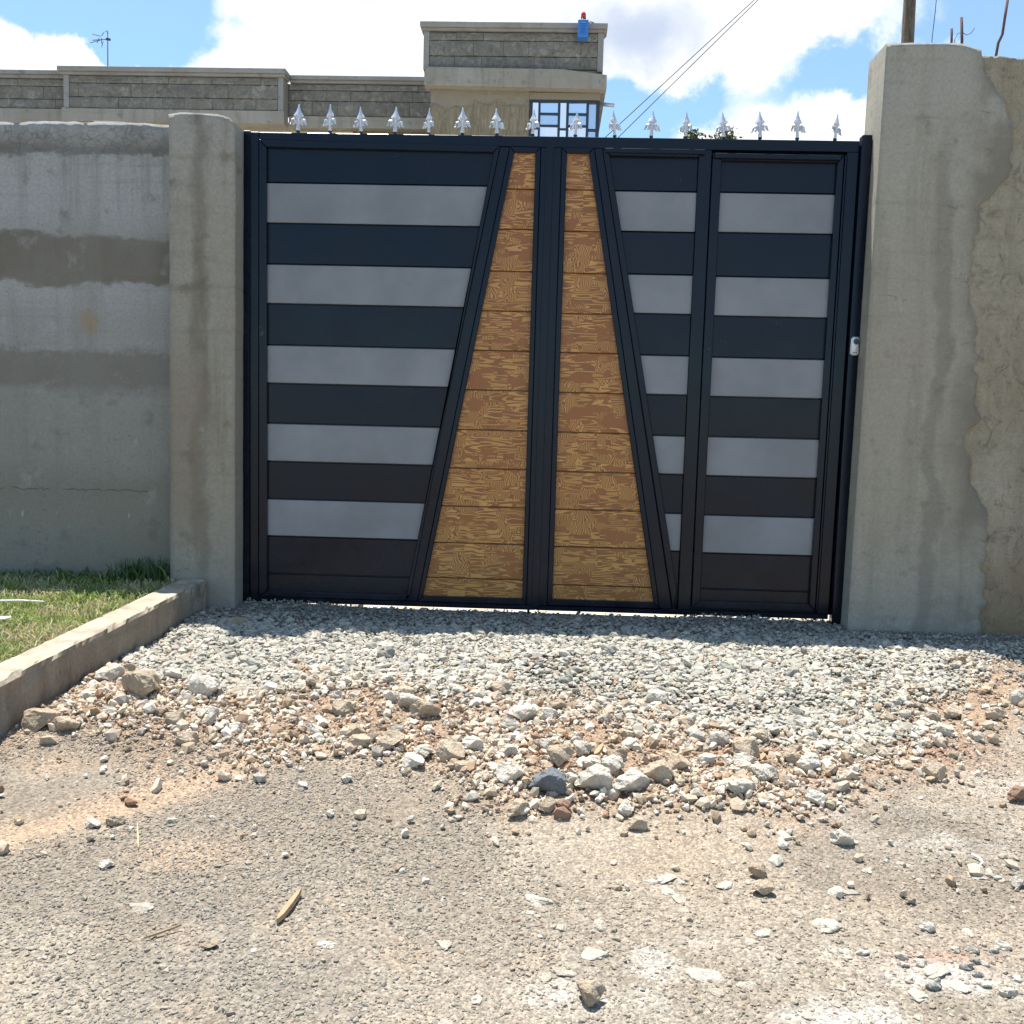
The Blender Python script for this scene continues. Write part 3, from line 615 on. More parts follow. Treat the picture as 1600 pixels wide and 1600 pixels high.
flat = [(1.57,-2.75,0.085,0.055),(1.35,-2.97,0.060,0.036),(1.63,-2.87,0.047,0.028),(2.11,-2.87,0.062,0.046),(2.28,-2.82,0.088,0.044),(1.63,-3.04,0.067,0.038),(1.71,-2.97,0.075,0.042),(0.59,-2.88,0.085,0.035),(1.91,-2.61,0.079,0.034),(1.95,-3.03,0.087,0.044),(1.44,-3.16,0.041,0.022),(2.48,-2.99,0.088,0.038),(2.06,-2.64,0.067,0.030)]
for (x, y, wd, hd) in flat:
    rock(x, y-wd*0.2, wd*0.85, wd, 'dusty', LF, GF, flat=0.26, sink=0.455, name='flat_stone', tilt=0.05, rz=random.uniform(0, 6))
for i in range(46):
    t_ = random.random(); x = random.gauss(2.15, 0.42); y = -3.35 + 0.85*random.random(); wd = random.uniform(0.018, 0.06)
    if not (0.9 < x < 2.9): continue
    rock(x, y, wd, wd, 'dusty', LF, GF, flat=0.26, sink=0.44, name='flat_stone', tilt=0.05, rz=random.uniform(0, 6))
# more rocks of the rubble band and the gravel bank
def fill(count, ylo, yhi, wlo, whi, kinds, zone, tries=9000):
    c = 0
    for t in range(tries):
        if c >= count: break
        x = random.uniform(-0.2, 3.7); y = random.uniform(ylo, yhi)
        g, r = zones(np.array([x]), np.array([y])); mval = (g, r)[zone][0]
        if random.random() > mval or not kerbclear(np.array([x]), np.array([y]))[0]: continue
        if not inside_view(np.array([x]), np.array([y]))[0]: continue
        wd = wlo + (whi-wlo)*random.random()**2.6
        if x < 0.35 and zone == 1: wd *= 1.3
        if any((x-a)**2+(y-b)**2 < (0.42*(wd+d))**2 for a, b, d in placed): continue
        kind = random.choices([q[0] for q in kinds], [q[1] for q in kinds])[0]
        if kind == 'white': rock(x, y, wd, wd*0.8, 'white', LW, GW)
        elif kind == 'tan': rock(x, y, wd, wd*0.8, 'tan', LT, GT)
        elif kind == 'red': rock(x, y, wd, wd*0.8, 'red', 'rusty red clod lying in the rubble band', 'rusty red clods in the rubble')
        else: rock(x, y, wd, wd*0.8, 'green', 'grey-green angular stone, larger than the gravel around it', 'larger stones in the gravel')
        placed.append((x, y, wd)); c += 1
fill(180, -2.5, -1.3, 0.026, 0.098, [('white', 5), ('tan', 4), ('red', 0.25)], 1)
fill(48, -1.8, -0.45, 0.040, 0.080, [('green', 6)], 0)

for i in range(24):
    x = random.gauss(2.52, 0.075); y = random.gauss(-2.98, 0.06); wd = random.uniform(0.018, 0.045)
    if any((x-a)**2+(y-b)**2 < (0.40*(wd+d))**2 for a, b, d in placed): continue
    rock(x, y, wd, wd*0.7, 'white' if i % 3 else 'green', 'pale broken stone in a small cluster on the dusty road', 'cluster of broken stones on the road', sink=0.3); placed.append((x, y, wd))
# ------------------------------------------------------------------ kerb, lawn, grass
def kerb_x(y): return interp(y, [(-4.6, -0.415), (-1.93, -0.27), (-0.119, -0.17)])
def kerb_z(y): return interp(y, [(-4.6, -0.01), (-1.93, 0.10), (-0.119, 0.176)])
ys = np.arange(-4.6, -0.118, 0.03); prof = []
bm = bmesh.new(); rows = []
for yy in ys:
    kx, kz = float(kerb_x(yy)), float(kerb_z(yy)); q = []
    sec = [(kx, -0.6), (kx, -0.30), (kx, kz-0.22), (kx, kz-0.14), (kx, kz-0.07), (kx, kz-0.018), (kx-0.008, kz-0.004), (kx-0.02, kz), (kx-0.055, kz), (kx-0.09, kz), (kx-0.125, kz), (kx-0.14, kz-0.006), (kx-0.146, kz-0.03), (kx-0.146, -0.6)]
    for j, (a, b) in enumerate(sec):
        e = (float(fbm(yy*1.0+j*0.13, j*0.9, 9, 3, 61))-0.5)*0.016; e2 = (float(vn(yy*38, j*3.1, 8))-0.5)*0.010
        q.append(bm.verts.new((a + e + e2, yy, b + (e2+e*0.6 if 2 < j < 13 else 0))))
    rows.append(q)
for a, b in zip(rows, rows[1:]):
    for j in range(len(a)-1): bm.faces.new((a[j], a[j+1], b[j+1], b[j]))
    bm.faces.new((a[-1], a[0], b[0], b[-1]))
bm.faces.new(rows[0]); bm.faces.new(rows[-1][::-1])
tag(finish(bm, 'kerb', 'kerb_concrete'), 'weathered concrete kerb running from the short gate pillar along the grass', 'kerb')
def lawn_z(x, y):
    return kerb_z(y) - 0.035 + 0.02*(fbm(x, y, 4, 3, 91)-0.5) - 0.02*np.clip((kerb_x(y)-0.3-x), 0, 1)
lx = np.arange(-2.6, -0.29, 0.03); ly = np.arange(-4.6, 0.055, 0.04); X, Y = np.meshgrid(lx, ly)
xf, yf = X.ravel(), Y.ravel(); xf = np.minimum(xf, kerb_x(yf)-0.10)
nx, ny = len(lx), len(ly); I = (np.arange(ny-1)[:, None]*nx + np.arange(nx-1)[None]).ravel()
o = np_mesh('lawn_soil', np.c_[xf, yf, lawn_z(xf, yf)], np.c_[I, I+1, I+1+nx, I+nx], 'soil'); o['kind'] = 'structure'
def grass(name, k, x, y, hgt, wid, cols, lean):
    a = RNG.uniform(0, 2*np.pi, k); b = RNG.uniform(0, 2*np.pi, k); ln = np.abs(RNG.normal(lean, 0.3, k))
    wv = np.stack([np.cos(a), np.sin(a), np.zeros(k)], -1)*(wid*0.5)[:, None]; lv = np.stack([np.cos(b), np.sin(b), np.zeros(k)], -1)*(ln*hgt)[:, None]
    p0 = np.stack([x, y, lawn_z(x, y)-0.005], -1); upv = np.stack([np.zeros(k), np.zeros(k), hgt], -1)
    p1 = p0 + upv*0.55 + lv*0.25; p2 = p0 + upv*0.85 + lv*0.65; p3 = p0 + upv*(1.0-0.25*np.clip(ln, 0, 1.6))[:, None] + lv*1.1
    v = np.stack([p0-wv, p0+wv, p1-wv*0.9, p1+wv*0.9, p2-wv*0.6, p2+wv*0.6, p3], 1)
    F = np.array([[0, 1, 3], [0, 3, 2], [2, 3, 5], [2, 5, 4], [4, 5, 6]])
    f = (F[None]+(np.arange(k)*7)[:, None, None]).reshape(-1, 3)
    o = np_mesh(name, v.reshape(-1, 3), f, 'grass_blade', np.repeat(cols, 7, axis=0)); o['kind'] = 'stuff'; return o
k = 14000; y = RNG.uniform(-2.3, 0.02, k); x = RNG.uniform(-1.75, -0.30, k); x = np.where(x > kerb_x(y)-0.15, kerb_x(y)-0.15-RNG.uniform(0, 0.6, k), x)
dens = fbm(x, y, 5, 3, 101)
hgt = RNG.uniform(0.025, 0.06, k)*(0.6+0.9*dens)
dry = sstep(fbm(x, y, 6, 3, 111) + RNG.normal(0, 0.12, k), 0.42, 0.66)[:, None]
cols = (np.array([0.25, 0.33, 0.085])*(1-dry) + np.array([0.50, 0.45, 0.25])*dry)*RNG.uniform(0.65, 1.35, (k, 1))
o = grass('grass', k, x, y, hgt, RNG.uniform(0.004, 0.008, k), cols, 0.7); tag(o, 'short sunlit grass between the kerb and the wall', 'grass')
k = 420; cx = RNG.choice(np.array([-1.30, -1.15, -0.98, -0.86, -0.74, -0.62, -0.58, -0.45, -0.42]), k); x = cx+RNG.normal(0, 0.05, k); x = np.minimum(x, -0.37); y = RNG.uniform(-0.12, 0.035, k)
tall = np.where((cx > -0.64), 1.0, 0.55)
o = grass('grass_tuft', k, x, y, RNG.uniform(0.05, 0.15, k)*tall, RNG.uniform(0.007, 0.014, k), np.array([0.085, 0.15, 0.045])*RNG.uniform(0.6, 1.4, (k, 1)), 0.5)
tag(o, 'taller dark green grass blades along the foot of the wall', 'grass')

# ------------------------------------------------------------------ walls and pillars
def slab(name, x0, x1, y0, y1, z0, ztop, mat, label, step=0.04, amp=0.004, xr=None, xl=None, topn=0.0, round_=0.0, seed=0, parent=None, cat='wall', edge=0.0):
    """rendered wall: gridded front with uneven face, irregular edges, solid back"""
    bm = bmesh.new(); xs = np.linspace(0, 1, max(2, int((x1-x0)/step)+1)); zs = np.linspace(0, 1, max(2, int((ztop(x0)-z0)/step)+1))
    G = []
    for zi in zs:
        row = []
        for xi in xs:
            zz0 = z0 + zi*(ztop(x0+(x1-x0)*xi)-z0)
            a = xl(zz0) if xl else x0; b = xr(zz0) if xr else x1
            xx = a+(b-a)*xi
            zz = z0 + zi*(ztop(xx)-z0)
            if zi > 0.98 and topn: zz += (float(fbm(xx, 0.3, 14, 4, seed))-0.5)*topn
            e = 0.0
            if edge and (xi > 1-1e-6 or (xi < 1e-6 and not xr)): e = (float(fbm(zz, 1.7+xi, 11, 5, seed+3, 0.62))-0.5)*edge
            dy = (float(fbm(xx, zz, 3.0, 4, seed+9))-0.5)*amp*2
            row.append((xx+e, dy, zz))
        G.append(row)
    nz_, nx_ = len(G), len(G[0])
    Fv = [[bm.verts.new((q[0], y0+q[1], q[2])) for q in r] for r in G]
    Bv = [[bm.verts.new((q[0], y1, q[2])) for q in r] for r in G]
    for A, rev in ((Fv, False), (Bv, True)):
        for i in range(nz_-1):
            for j in range(nx_-1):
                q = (A[i][j], A[i][j+1], A[i+1][j+1], A[i+1][j]); bm.faces.new(q[::-1] if rev else q)
    def strip(a, b):
        for i in range(len(a)-1): bm.faces.new((a[i], b[i], b[i+1], a[i+1]))
    strip(Fv[-1], Bv[-1]); strip(Bv[0], Fv[0]); strip([r[0] for r in Fv], [r[0] for r in Bv]); strip([r[-1] for r in Bv], [r[-1] for r in Fv])
    es = [e for e in bm.edges if e.calc_face_angle(0) > 1.0]
    bmesh.ops.bevel(bm, geom=es, offset=0.006, segments=2, affect='EDGES', profile=0.6)
    o = finish(bm, name, mat, parent)
    if not parent: tag(o, label, cat)
    for f in o.data.polygons: f.use_smooth = abs(f.normal.y) > 0.9
    return o
lw = slab('boundary_wall', -3.6, -0.355, 0.055, 0.22, 0.075, lambda x: 2.492 + 0.006*math.sin(x*5), 'left_wall_render', 'long grey rendered wall with a dark damp band, behind the grass', topn=0.022, amp=0.006, seed=3)
box('footing', -3.6, -0.356, 0.035, 0.225, -0.5, 0.072, 'left_wall_render', lw)
tag_l = slab('gate_pillar', -0.362, -0.028, -0.12, 0.20, -0.4, lambda x: float(np.interp(x, [-0.362, -0.30, -0.12, -0.055, -0.028], [2.492, 2.502, 2.496, 2.478, 2.452])), 'pillar_render', 'shorter gate pillar with a rounded top corner, at the end of the kerb', step=0.028, amp=0.004, seed=21, edge=0.008, topn=0.006, cat='pillar')
RE = [(0.0, 3.74), (0.122, 3.739), (0.25, 3.719), (0.443, 3.738), (0.602, 3.728), (0.805, 3.628), (0.946, 3.606), (1.135, 3.65), (1.383, 3.628), (1.568, 3.592), (1.873, 3.585), (2.116, 3.60), (2.178, 3.687), (2.329, 3.753), (2.478, 3.746), (2.596, 3.69), (2.713, 3.616), (2.831, 3.56)]
slab('gate_pillar', 3.09, 3.6, -0.14, 0.13, -0.3, lambda x: float(np.interp(x, [3.0, 3.12, 3.46, 3.52, 3.62], [2.86, 2.862, 2.868, 2.85, 2.815])), 'right_pillar_render', 'taller smooth rendered gate pillar beside the wicket door', step=0.026, amp=0.004,
     xr=lambda z: float(np.interp(z, [q[0] for q in RE], [q[1] for q in RE])), xl=lambda z: 3.081+0.036*z/2.85, seed=33, edge=0.13, topn=0.006, cat='pillar')
slab('boundary_wall', 3.45, 6.2, -0.131, 0.10, -0.3, lambda x: 2.815 - 0.02*(x-3.6), 'rough_wall_render', 'rough unfinished brown rendered wall beside the taller gate pillar', step=0.022, amp=0.007, topn=0.05, seed=47)
# paper on the wall
bm = bmesh.new(); add_prism(bm, [(-0.822, 2.506), (-0.665, 2.503), (-0.665, 2.505), (-0.822, 2.508)], 0.07, 0.18)
tag(finish(bm, 'metal_sheet', 'paper_white'), 'small white sheet lying on top of the long grey wall', 'sheet')

# ------------------------------------------------------------------ gate
GATE_Y0, GATE_Y1 = 0.0, 0.05
def q4(a, b, c, d): return [a, b, c, d]
def lerp_line(p, q): return lambda z: q[0] + (p[0]-q[0])*(z-q[1])/(p[1]-q[1])
def bead(parent, outer, inner, mat='black_paint', y0=-0.007, y1=0.035, name='bead'):
    k = len(outer)
    for i in range(k):
        a, b, c, d = outer[i], outer[(i+1) % k], inner[(i+1) % k], inner[i]
        prism(name, [a, b, c, d], y0, y1, mat, parent, 0.003)
def slats(parent, zs, xl, xr, mats, y=0.018, th=0.01, gap=0.003):
    for i in range(len(zs)-1):
        z1, z0 = zs[i]-gap, zs[i+1]+gap; mm = mats[i]
        yo = y - (0.004 if mm == 'grey_paint' else 0.0)
        prism('slat', [(xl(z0), z0), (xr(z0), z0), (xr(z1), z1), (xl(z1), z1)], yo, yo+th, mm, parent, 0.0025)
def spike_mesh():
    bm = bmesh.new()
    def ring(z, rx, ry, sq=True, k=8):
        vs_ = []
        for i in range(k):
            a = 2*math.pi*i/k; rr = 1.0
            if sq: rr = 1.0 if i % 2 == 0 else 0.76
            vs_.append(bm.verts.new((math.cos(a)*rx*rr, math.sin(a)*ry*rr, z)))
        return vs_
    prof = [(0.012, .0075, .0075), (0.022, .0095, .0095), (0.027, .0075, .0075), (0.031, .0088, .0088), (0.036, .0066, .0066), (0.050, .0078, .0078), (0.066, .0098, .0095), (0.074, .0105, .0098), (0.078, .0150, .0125), (0.083, .0225, .0145), (0.088, .0195, .0130), (0.100, .0120, .0095), (0.116, .0058, .0050), (0.130, .0030, .0028), (0.134, .0034, .0032), (0.1375, .0015, .0015)]
    rs = [ring(*p) for p in prof]
    for a, b in zip(rs, rs[1:]):
        for i in range(8): bm.faces.new((a[i], a[(i+1) % 8], b[(i+1) % 8], b[i]))
    bm.faces.new(rs[0][::-1]); bm.faces.new(rs[-1])
    for s in (-1, 1):
        pts = [(s*.004, 0, .044), (s*.011, -.001, .058), (s*.018, -.002, .0665), (s*.0255, -.002, .063), (s*.0275, -.002, .053), (s*.0315, -.003, .0435), (s*.038, -.004, .0400)]
        add_tube(bm, pts, [.005, .0065, .0072, .0072, .0064, .0052, .0014], 6)
        pts = [(s*.006, 0, .054), (s*.013, -.004, .052), (s*.0175, -.006, .043), (s*.021, -.007, .0375)]
        add_tube(bm, pts, [.004, .0056, .005, .0014], 6)
    bmesh.ops.recalc_face_normals(bm, faces=bm.faces)
    me = bpy.data.meshes.new('spike'); bm.to_mesh(me); bm.free(); me.materials.append(MATS['silver_paint'])
    for f in me.polygons: f.use_smooth = False
    bm = bmesh.new(); add_tube(bm, [(0, 0, -0.002), (0, 0, 0.006), (0, 0, 0.0065), (0, 0, 0.014)], [.0045, .0045, .0085, .0085], 8)
    bmesh.ops.recalc_face_normals(bm, faces=bm.faces)
    m2 = bpy.data.meshes.new('spike_stud'); bm.to_mesh(m2); bm.free(); m2.materials.append(MATS['black_iron'])
    return me, m2
SPK, STUD = spike_mesh()
def spikes(parent, xs, z):
    for x in xs:
        o = bpy.data.objects.new('spike', SPK); C.objects.link(o); o.parent = parent
        o.location = Vector((x, 0.022, z)) - base_of(parent)
        h = random.uniform(0.93, 1.06); o.scale = (h*1.15, h*1.15, h); o.rotation_euler = (random.uniform(-.04, .04), random.uniform(-.09, .09), random.uniform(-0.8, 0.8))
        s = bpy.data.objects.new('stud', STUD); C.objects.link(s); s.parent = o
B = 'black_paint'; Gp = 'grey_paint'; Wd = 'wood_grain_paint'
ALT = [B, Gp]*5 + [B, B]
# left leaf
L = empty('gate_leaf', (0.76, 0.025, 0.045), 'wider-panelled steel gate leaf with black and grey slats, beside the shorter pillar', 'gate')
TOP, BOT = 2.446, 0.046
prism('stile', [(0.016, BOT), (0.060, BOT), (0.054, TOP), (0.011, TOP)], 0, .05, B, L)
prism('rail', [(0.0555, 2.4085), (1.527, 2.391), (1.527, TOP-0.001), (0.0555, TOP-0.001)], 0.001, .049, B, L)
prism('rail', [(0.0615, BOT), (1.513, BOT), (1.513, 0.0715), (0.0615, 0.0735)], 0.001, .049, B, L)
prism('stile', [(1.468, 0.0730), (1.5125, 0.0730), (1.5265, 2.3900), (1.481, 2.3900)], 0, .05, B, L)
prism('diagonal_rail', [(0.8345, 0.0750), (0.8955, 0.0750), (1.3235, 2.3900), (1.2755, 2.3900)], 0.0005, .0495, B, L)
prism('cover_strip', [(1.494, 0.050), (1.532, 0.050), (1.5455, 2.442), (1.507, 2.442)], -0.007, -0.0005, B, L, 0.0015)
lo = [(0.056, 2.408), (1.274, 2.396), (0.833, 0.075), (0.063, 0.075)]; li = [(0.094, 2.371), (1.243, 2.363), (0.862, 0.108), (0.106, 0.106)]
bead(L, lo, li)
zsL = [2.38, 2.200, 1.999, 1.793, 1.594, 1.383, 1.188, .981, .785, .588, .394, .195, .09]
xlL = lerp_line((0.083, 2.38), (0.098, 0.10)); xrL = lerp_line((1.256, 2.363), (0.868, .10))
prism('backing_sheet', [(0.07, 0.08), (0.85, 0.08), (1.255, 2.40), (0.07, 2.40)], 0.030, 0.033, B, L, 0)
slats(L, zsL, xlL, xrL, ALT)
prism('backing_sheet', [(0.022, 0.05), (1.512, 0.05), (1.524, 2.44), (0.016, 2.44)], 0.0505, 0.0525, B, L, 0)  # unseen full rear sheet, added to stop back-light showing through the seams
wo_ = [(1.325, 2.392), (1.479, 2.389), (1.467, 0.074), (0.897, 0.074)]; wi_ = [(1.348, 2.364), (1.454, 2.364), (1.445, 0.107), (0.927, 0.105)]
bead(L, wo_, wi_)
zw = [2.375, 2.189, 1.99, 1.78, 1.58, 1.380, 1.178, .974, .775, .577, .385, .200, .095]
prism('backing_sheet', [(0.905, 0.08), (1.46, 0.08), (1.47, 2.38), (1.33, 2.38)], 0.030, 0.033, 'brown_paint', L, 0)
slats(L, zw, lerp_line((1.338, 2.364), (0.916, .105)), lerp_line((1.46, 2.364), (1.452, .107)), [Wd]*12, y=0.016, gap=0.0025)
spikes(L, [0.248, 0.411, 0.57, 0.741, 0.912, 1.083, 1.257, 1.436], TOP)
tube('drop_bolt', [(1.478, 0.02, 0.012), (1.478, 0.02, 0.12)], 0.007, 'black_iron', L)
# right leaf
Rr = empty('gate_leaf', (2.3, 0.025, 0.045), 'steel gate leaf with a wicket door in it, beside the taller pillar', 'gate')
prism('stile', [(1.5295, 0.0730), (1.574, 0.0730), (1.5835, 2.3900), (1.5435, 2.3900)], 0, .05, B, Rr)
prism('rail', [(1.5305, 2.391), (3.0535, 2.391), (3.054, TOP-0.001), (1.5305, TOP-0.001)], 0.001, .049, B, Rr)
prism('rail', [(1.517, BOT), (3.022, BOT), (3.022, 0.0715), (1.517, 0.0715)], 0.001, .049, B, Rr)
prism('stile', [(2.967, 0.0730), (3.022, 0.0730), (3.0535, 2.3900), (2.998, 2.3900)], 0, .05, B, Rr)
prism('diagonal_rail', [(2.1575, 0.0750), (2.2215, 0.0750), (1.7875, 2.3900), (1.7475, 2.3900)], 0.0005, .0495, B, Rr)
prism('mullion', [(2.2505, 0.0730), (2.3155, 0.0730), (2.331, 2.3900), (2.268, 2.3900)], 0.0, .05, B, Rr)
prism('backing_sheet', [(1.522, 0.05), (3.018, 0.05), (3.048, 2.44), (1.534, 2.44)], 0.0505, 0.0525, B, Rr, 0)  # unseen full rear sheet, added so no back-light leaks past frame and door
wo_ = [(1.585, 2.391), (1.746, 2.391), (2.156, 0.076), (1.575, 0.076)]; wi_ = [(1.611, 2.365), (1.72, 2.364), (2.125, 0.108), (1.601, 0.109)]
bead(Rr, wo_, wi_)
prism('backing_sheet', [(1.58, 0.08), (2.15, 0.08), (1.74, 2.38), (1.59, 2.38)], 0.030, 0.033, 'brown_paint', Rr, 0)
zw = [2.375, 2.19, 1.985, 1.777, 1.575, 1.378, 1.176, .973, .772, .576, .382, .181, .095]
slats(Rr, zw, lerp_line((1.605, 2.364), (1.594, .107)), lerp_line((1.729, 2.364), (2.133, .11)), [Wd]*12, y=0.016, gap=0.0025)
no = [(1.789, 2.390), (2.2675, 2.390), (2.249, 0.081), (2.223, 0.081)]; ni = [(1.824, 2.355), (2.2665, 2.353), (2.2475, 0.170), (2.242, 0.170)]
prism('bead', [no[0], no[1], ni[1], ni[0]], -0.012, 0.035, B, Rr, 0.003); prism('bead', [no[0], ni[0], ni[3], no[3]], -0.012, 0.035, B, Rr, 0.003)
prism('drip_bar', [(1.80, 2.366), (2.297, 2.364), (2.297, 2.388), (1.80, 2.388)], -0.022, -0.0125, B, Rr, 0.003)
prism('backing_sheet', [(2.21, 0.09), (2.258, 0.09), (2.278, 2.385), (1.80, 2.385)], 0.0345, 0.037, B, Rr, 0)
zn = [2.37, 2.188, 1.990, 1.778, 1.583, 1.374, 1.177, .968, .772, .570, .375, .20]
xlN = lerp_line((1.815, 2.356), (2.235, .181)); xrN = lerp_line((2.2675, 2.353), (2.2495, .117))
slats(Rr, zn, xlN, lambda z: max(xrN(z), xlN(z)+0.003), ALT[:11])
spikes(Rr, [1.65, 1.848, 2.029, 2.2, 2.39, 2.57, 2.753, 2.938], TOP)
D = bpy.data.objects.new('wicket_door', None); C.objects.link(D); D.parent = Rr; D.location = Vector((2.64, 0.0, 0.083)) - base_of(Rr)
D['label'] = 'narrow wicket door with black and grey slats'
do = [(2.336, 2.375), (2.982, 2.375), (2.952, 0.086), (2.320, 0.086)]; di = [(2.381, 2.340), (2.951, 2.338), (2.921, 0.124), (2.363, 0.124)]
nm = ['rail', 'stile', 'rail', 'stile']
for i in range(4): prism(nm[i], [do[i], do[(i+1) % 4], di[(i+1) % 4], di[i]], -0.008, 0.04, B, D, 0.003)
prism('drip_bar', [(2.343, 2.347), (2.962, 2.345), (2.964, 2.369), (2.343, 2.371)], -0.026, -0.0085, B, D, 0.003)
prism('backing_sheet', [(2.34, 0.10), (2.935, 0.10), (2.965, 2.36), (2.355, 2.36)], 0.032, 0.035, B, D, 0)
zd = [2.35, 2.189, 1.993, 1.775, 1.579, 1.371, 1.174, .969, .770, .567, .371, .184, .110]
slats(D, zd, lerp_line((2.372, 2.343), (2.352, .118)), lerp_line((2.960, 2.336), (2.930, .186)), ALT)
prism('stop_strip', [(2.9565, 0.088), (2.9645, 0.088), (2.9955, 2.375), (2.9865, 2.375)], -0.004, 0.03, B, Rr, 0.001)
# posts
bm = bmesh.new(); add_prism(bm, [(-0.0255, -0.3), (0.0085, -0.3), (0.0085, 2.455), (-0.0265, 2.455)], 0.012, .055, 0.002)
add_prism(bm, [(-0.0255, 0.06), (0.045, 0.06), (0.04, 2.44), (-0.0265, 2.44)], 0.0555, .060, 0)  # rear flange added to block the light slit between post and leaf
gp = finish(bm, 'gate_post', B)
tag(gp, 'slim black steel gate post against the shorter pillar', 'gate post')
bm = bmesh.new(); add_prism(bm, [(3.030, -0.3), (3.0735, -0.3), (3.1085, 2.468), (3.0605, 2.468)], -0.028, .03, 0.003)
add_prism(bm, [(2.995, 0.06), (3.085, 0.06), (3.12, 2.44), (3.03, 2.44)], 0.056, .062, 0)  # rear flange added behind the gap to keep back-light out
gp = finish(bm, 'gate_post', B)
tag(gp, 'black steel gate post with the doorbell on it', 'gate post')
# doorbell
DB = empty('doorbell', (3.074, -0.03, 1.39), 'small white doorbell button on the black gate post', 'doorbell')
bm = bmesh.new(); add_prism(bm, [(3.051, 1.393), (3.093, 1.393), (3.0965, 1.483), (3.0545, 1.483)], -0.046, -0.0285)
bmesh.ops.bevel(bm, geom=[e for e in bm.edges], offset=0.006, segments=3, affect='EDGES'); finish(bm, 'casing', 'white_plastic', DB, True)
bm = bmesh.new(); add_tube(bm, [(3.0775, -0.0455, 1.460), (3.0775, -0.0482, 1.460)], 0.0145, 20); bt = finish(bm, 'button', 'dark_plastic', DB)
box('printed_mark', 3.062, 3.083, -0.0464, -0.0458, 1.4035, 1.4065, 'dark_plastic', DB, 0)

# ------------------------------------------------------------------ house behind
H = empty('house', (-2.0, 12.5, 0.0), 'unfinished stone and render house with a stepped parapet behind the gate', 'house')
def blockmesh(seed):
    rg = random.Random(seed); bm = bmesh.new(); nx_, nz_ = 8, 4
    Fv = []
    for j in range(nz_+1):
        row = []
        for i in range(nx_+1):
            u, v = i/nx_-0.5, j/nz_-0.5
            edge = i in (0, nx_) or j in (0, nz_)
            row.append(bm.verts.new((u, (-0.5 + (0.16 if j in (0, nz_) else rg.uniform(0.02, 0.16) if i in (0, nx_) else rg.uniform(-0.14, 0.14))), v + rg.uniform(-.02, .02))))
        Fv.append(row)
    for j in range(nz_):
        for i in range(nx_): bm.faces.new((Fv[j][i], Fv[j][i+1], Fv[j+1][i+1], Fv[j+1][i]))
    per = Fv[0] + [r[-1] for r in Fv[1:]] + Fv[-1][-2::-1] + [r[0] for r in Fv[-2:0:-1]]
    back = [bm.verts.new((v.co.x, 0.5, v.co.z)) for v in per]
    for i in range(len(per)): bm.faces.new((per[i], back[i], back[(i+1) % len(per)], per[(i+1) % len(per)]))
    bm.faces.new(back)
    bmesh.ops.recalc_face_normals(bm, faces=bm.faces)
    me = bpy.data.meshes.new('stone_block'); bm.to_mesh(me); bm.free(); me.materials.append(MATS['stone_block']); return me
BM = [blockmesh(i) for i in range(5)]
def parapet(x0, x1, y, rows, z0, z1, pierL=True, pierR=True, depth=0.2):
    """stone course panel: blocks in rows between end piers"""
    P = box('parapet', x0, x1, y+0.045, y+depth, z0, z1, 'house_render', H, 0)
    pb = base_of(P)
    a, b = x0, x1
    if pierL: box('end_pier', x0, x0+0.09, y-0.012, y+0.0445, z0, z1, 'coping_render', P, 0.004); a += 0.094
    if pierR: box('end_pier', x1-0.09, x1, y-0.012, y+0.0445, z0, z1, 'coping_render', P, 0.004); b -= 0.094
    for ri_, (zt, zb) in enumerate(rows):
        q = a; first = True
        while q < b-0.02:
            wd = random.uniform(0.33, 0.47) if not (first and ri_ % 2) else random.uniform(0.15, 0.25); first = False
            if b-(q+wd) < 0.16: wd = b-q
            o = bpy.data.objects.new('stone_block', random.choice(BM)); C.objects.link(o); o.parent = P
            pr = random.uniform(0, 0.014)
            o.location = Vector((q+wd/2, y+0.025-pr, (zt+zb)/2)) - pb; o.scale = (wd-0.004, 0.06, zt-zb-0.012)
            q += wd
    return P
# middle projecting bay and the two recessed bays
parapet(-6.67, -2.985, 12.0, [(6.57, 6.45), (6.45, 6.23), (6.23, 6.045)], 6.04, 6.575, depth=0.36)
box('parapet_coping', -6.74, -2.93, 11.90, 12.32, 6.62, 6.695, 'coping_render', H, 0.008)
box('coping_moulding', -6.70, -2.955, 11.95, 12.25, 6.576, 6.619, 'coping_render', H, 0.004)
box('ring_beam', -6.70, -2.97, 11.97, 12.25, 5.83, 6.038, 'house_render', H, 0.006)
parapet(-11.0, -6.672, 12.3, [(6.60, 6.48), (6.48, 6.27), (6.27, 6.115)], 6.11, 6.605, False, False)
box('parapet_coping', -11.0, -6.742, 12.20, 12.6, 6.655, 6.72, 'coping_render', H, 0.008)
box('coping_moulding', -11.0, -6.705, 12.25, 12.5, 6.606, 6.654, 'coping_render', H, 0.004)
box('ring_beam', -11.0, -6.705, 12.27, 12.5, 5.83, 6.108, 'house_render', H, 0.006)
parapet(-2.98, -0.50, 12.3, [(6.575, 6.47), (6.47, 6.30), (6.30, 6.055)], 6.05, 6.58, False, False)
box('parapet_coping', -2.925, -0.50, 12.20, 12.6, 6.625, 6.69, 'coping_render', H, 0.008)
box('coping_moulding', -2.95, -0.50, 12.25, 12.5, 6.581, 6.624, 'coping_render', H, 0.004)
box('ring_beam', -2.965, -0.50, 12.27, 12.5, 5.86, 6.048, 'house_render', H, 0.006)
box('wall', -11.0, -1.915, 12.40, 12.6, 0.0, 5.825, 'cream_paint', H, 0)
box('wall', -1.912, -0.44, 12.46, 12.62, 0.0, 5.855, 'house_stucco', H, 0)
box('roof_slab', -11.0, -0.45, 12.63, 18.0, 5.87, 6.04, 'house_render', H, 0)
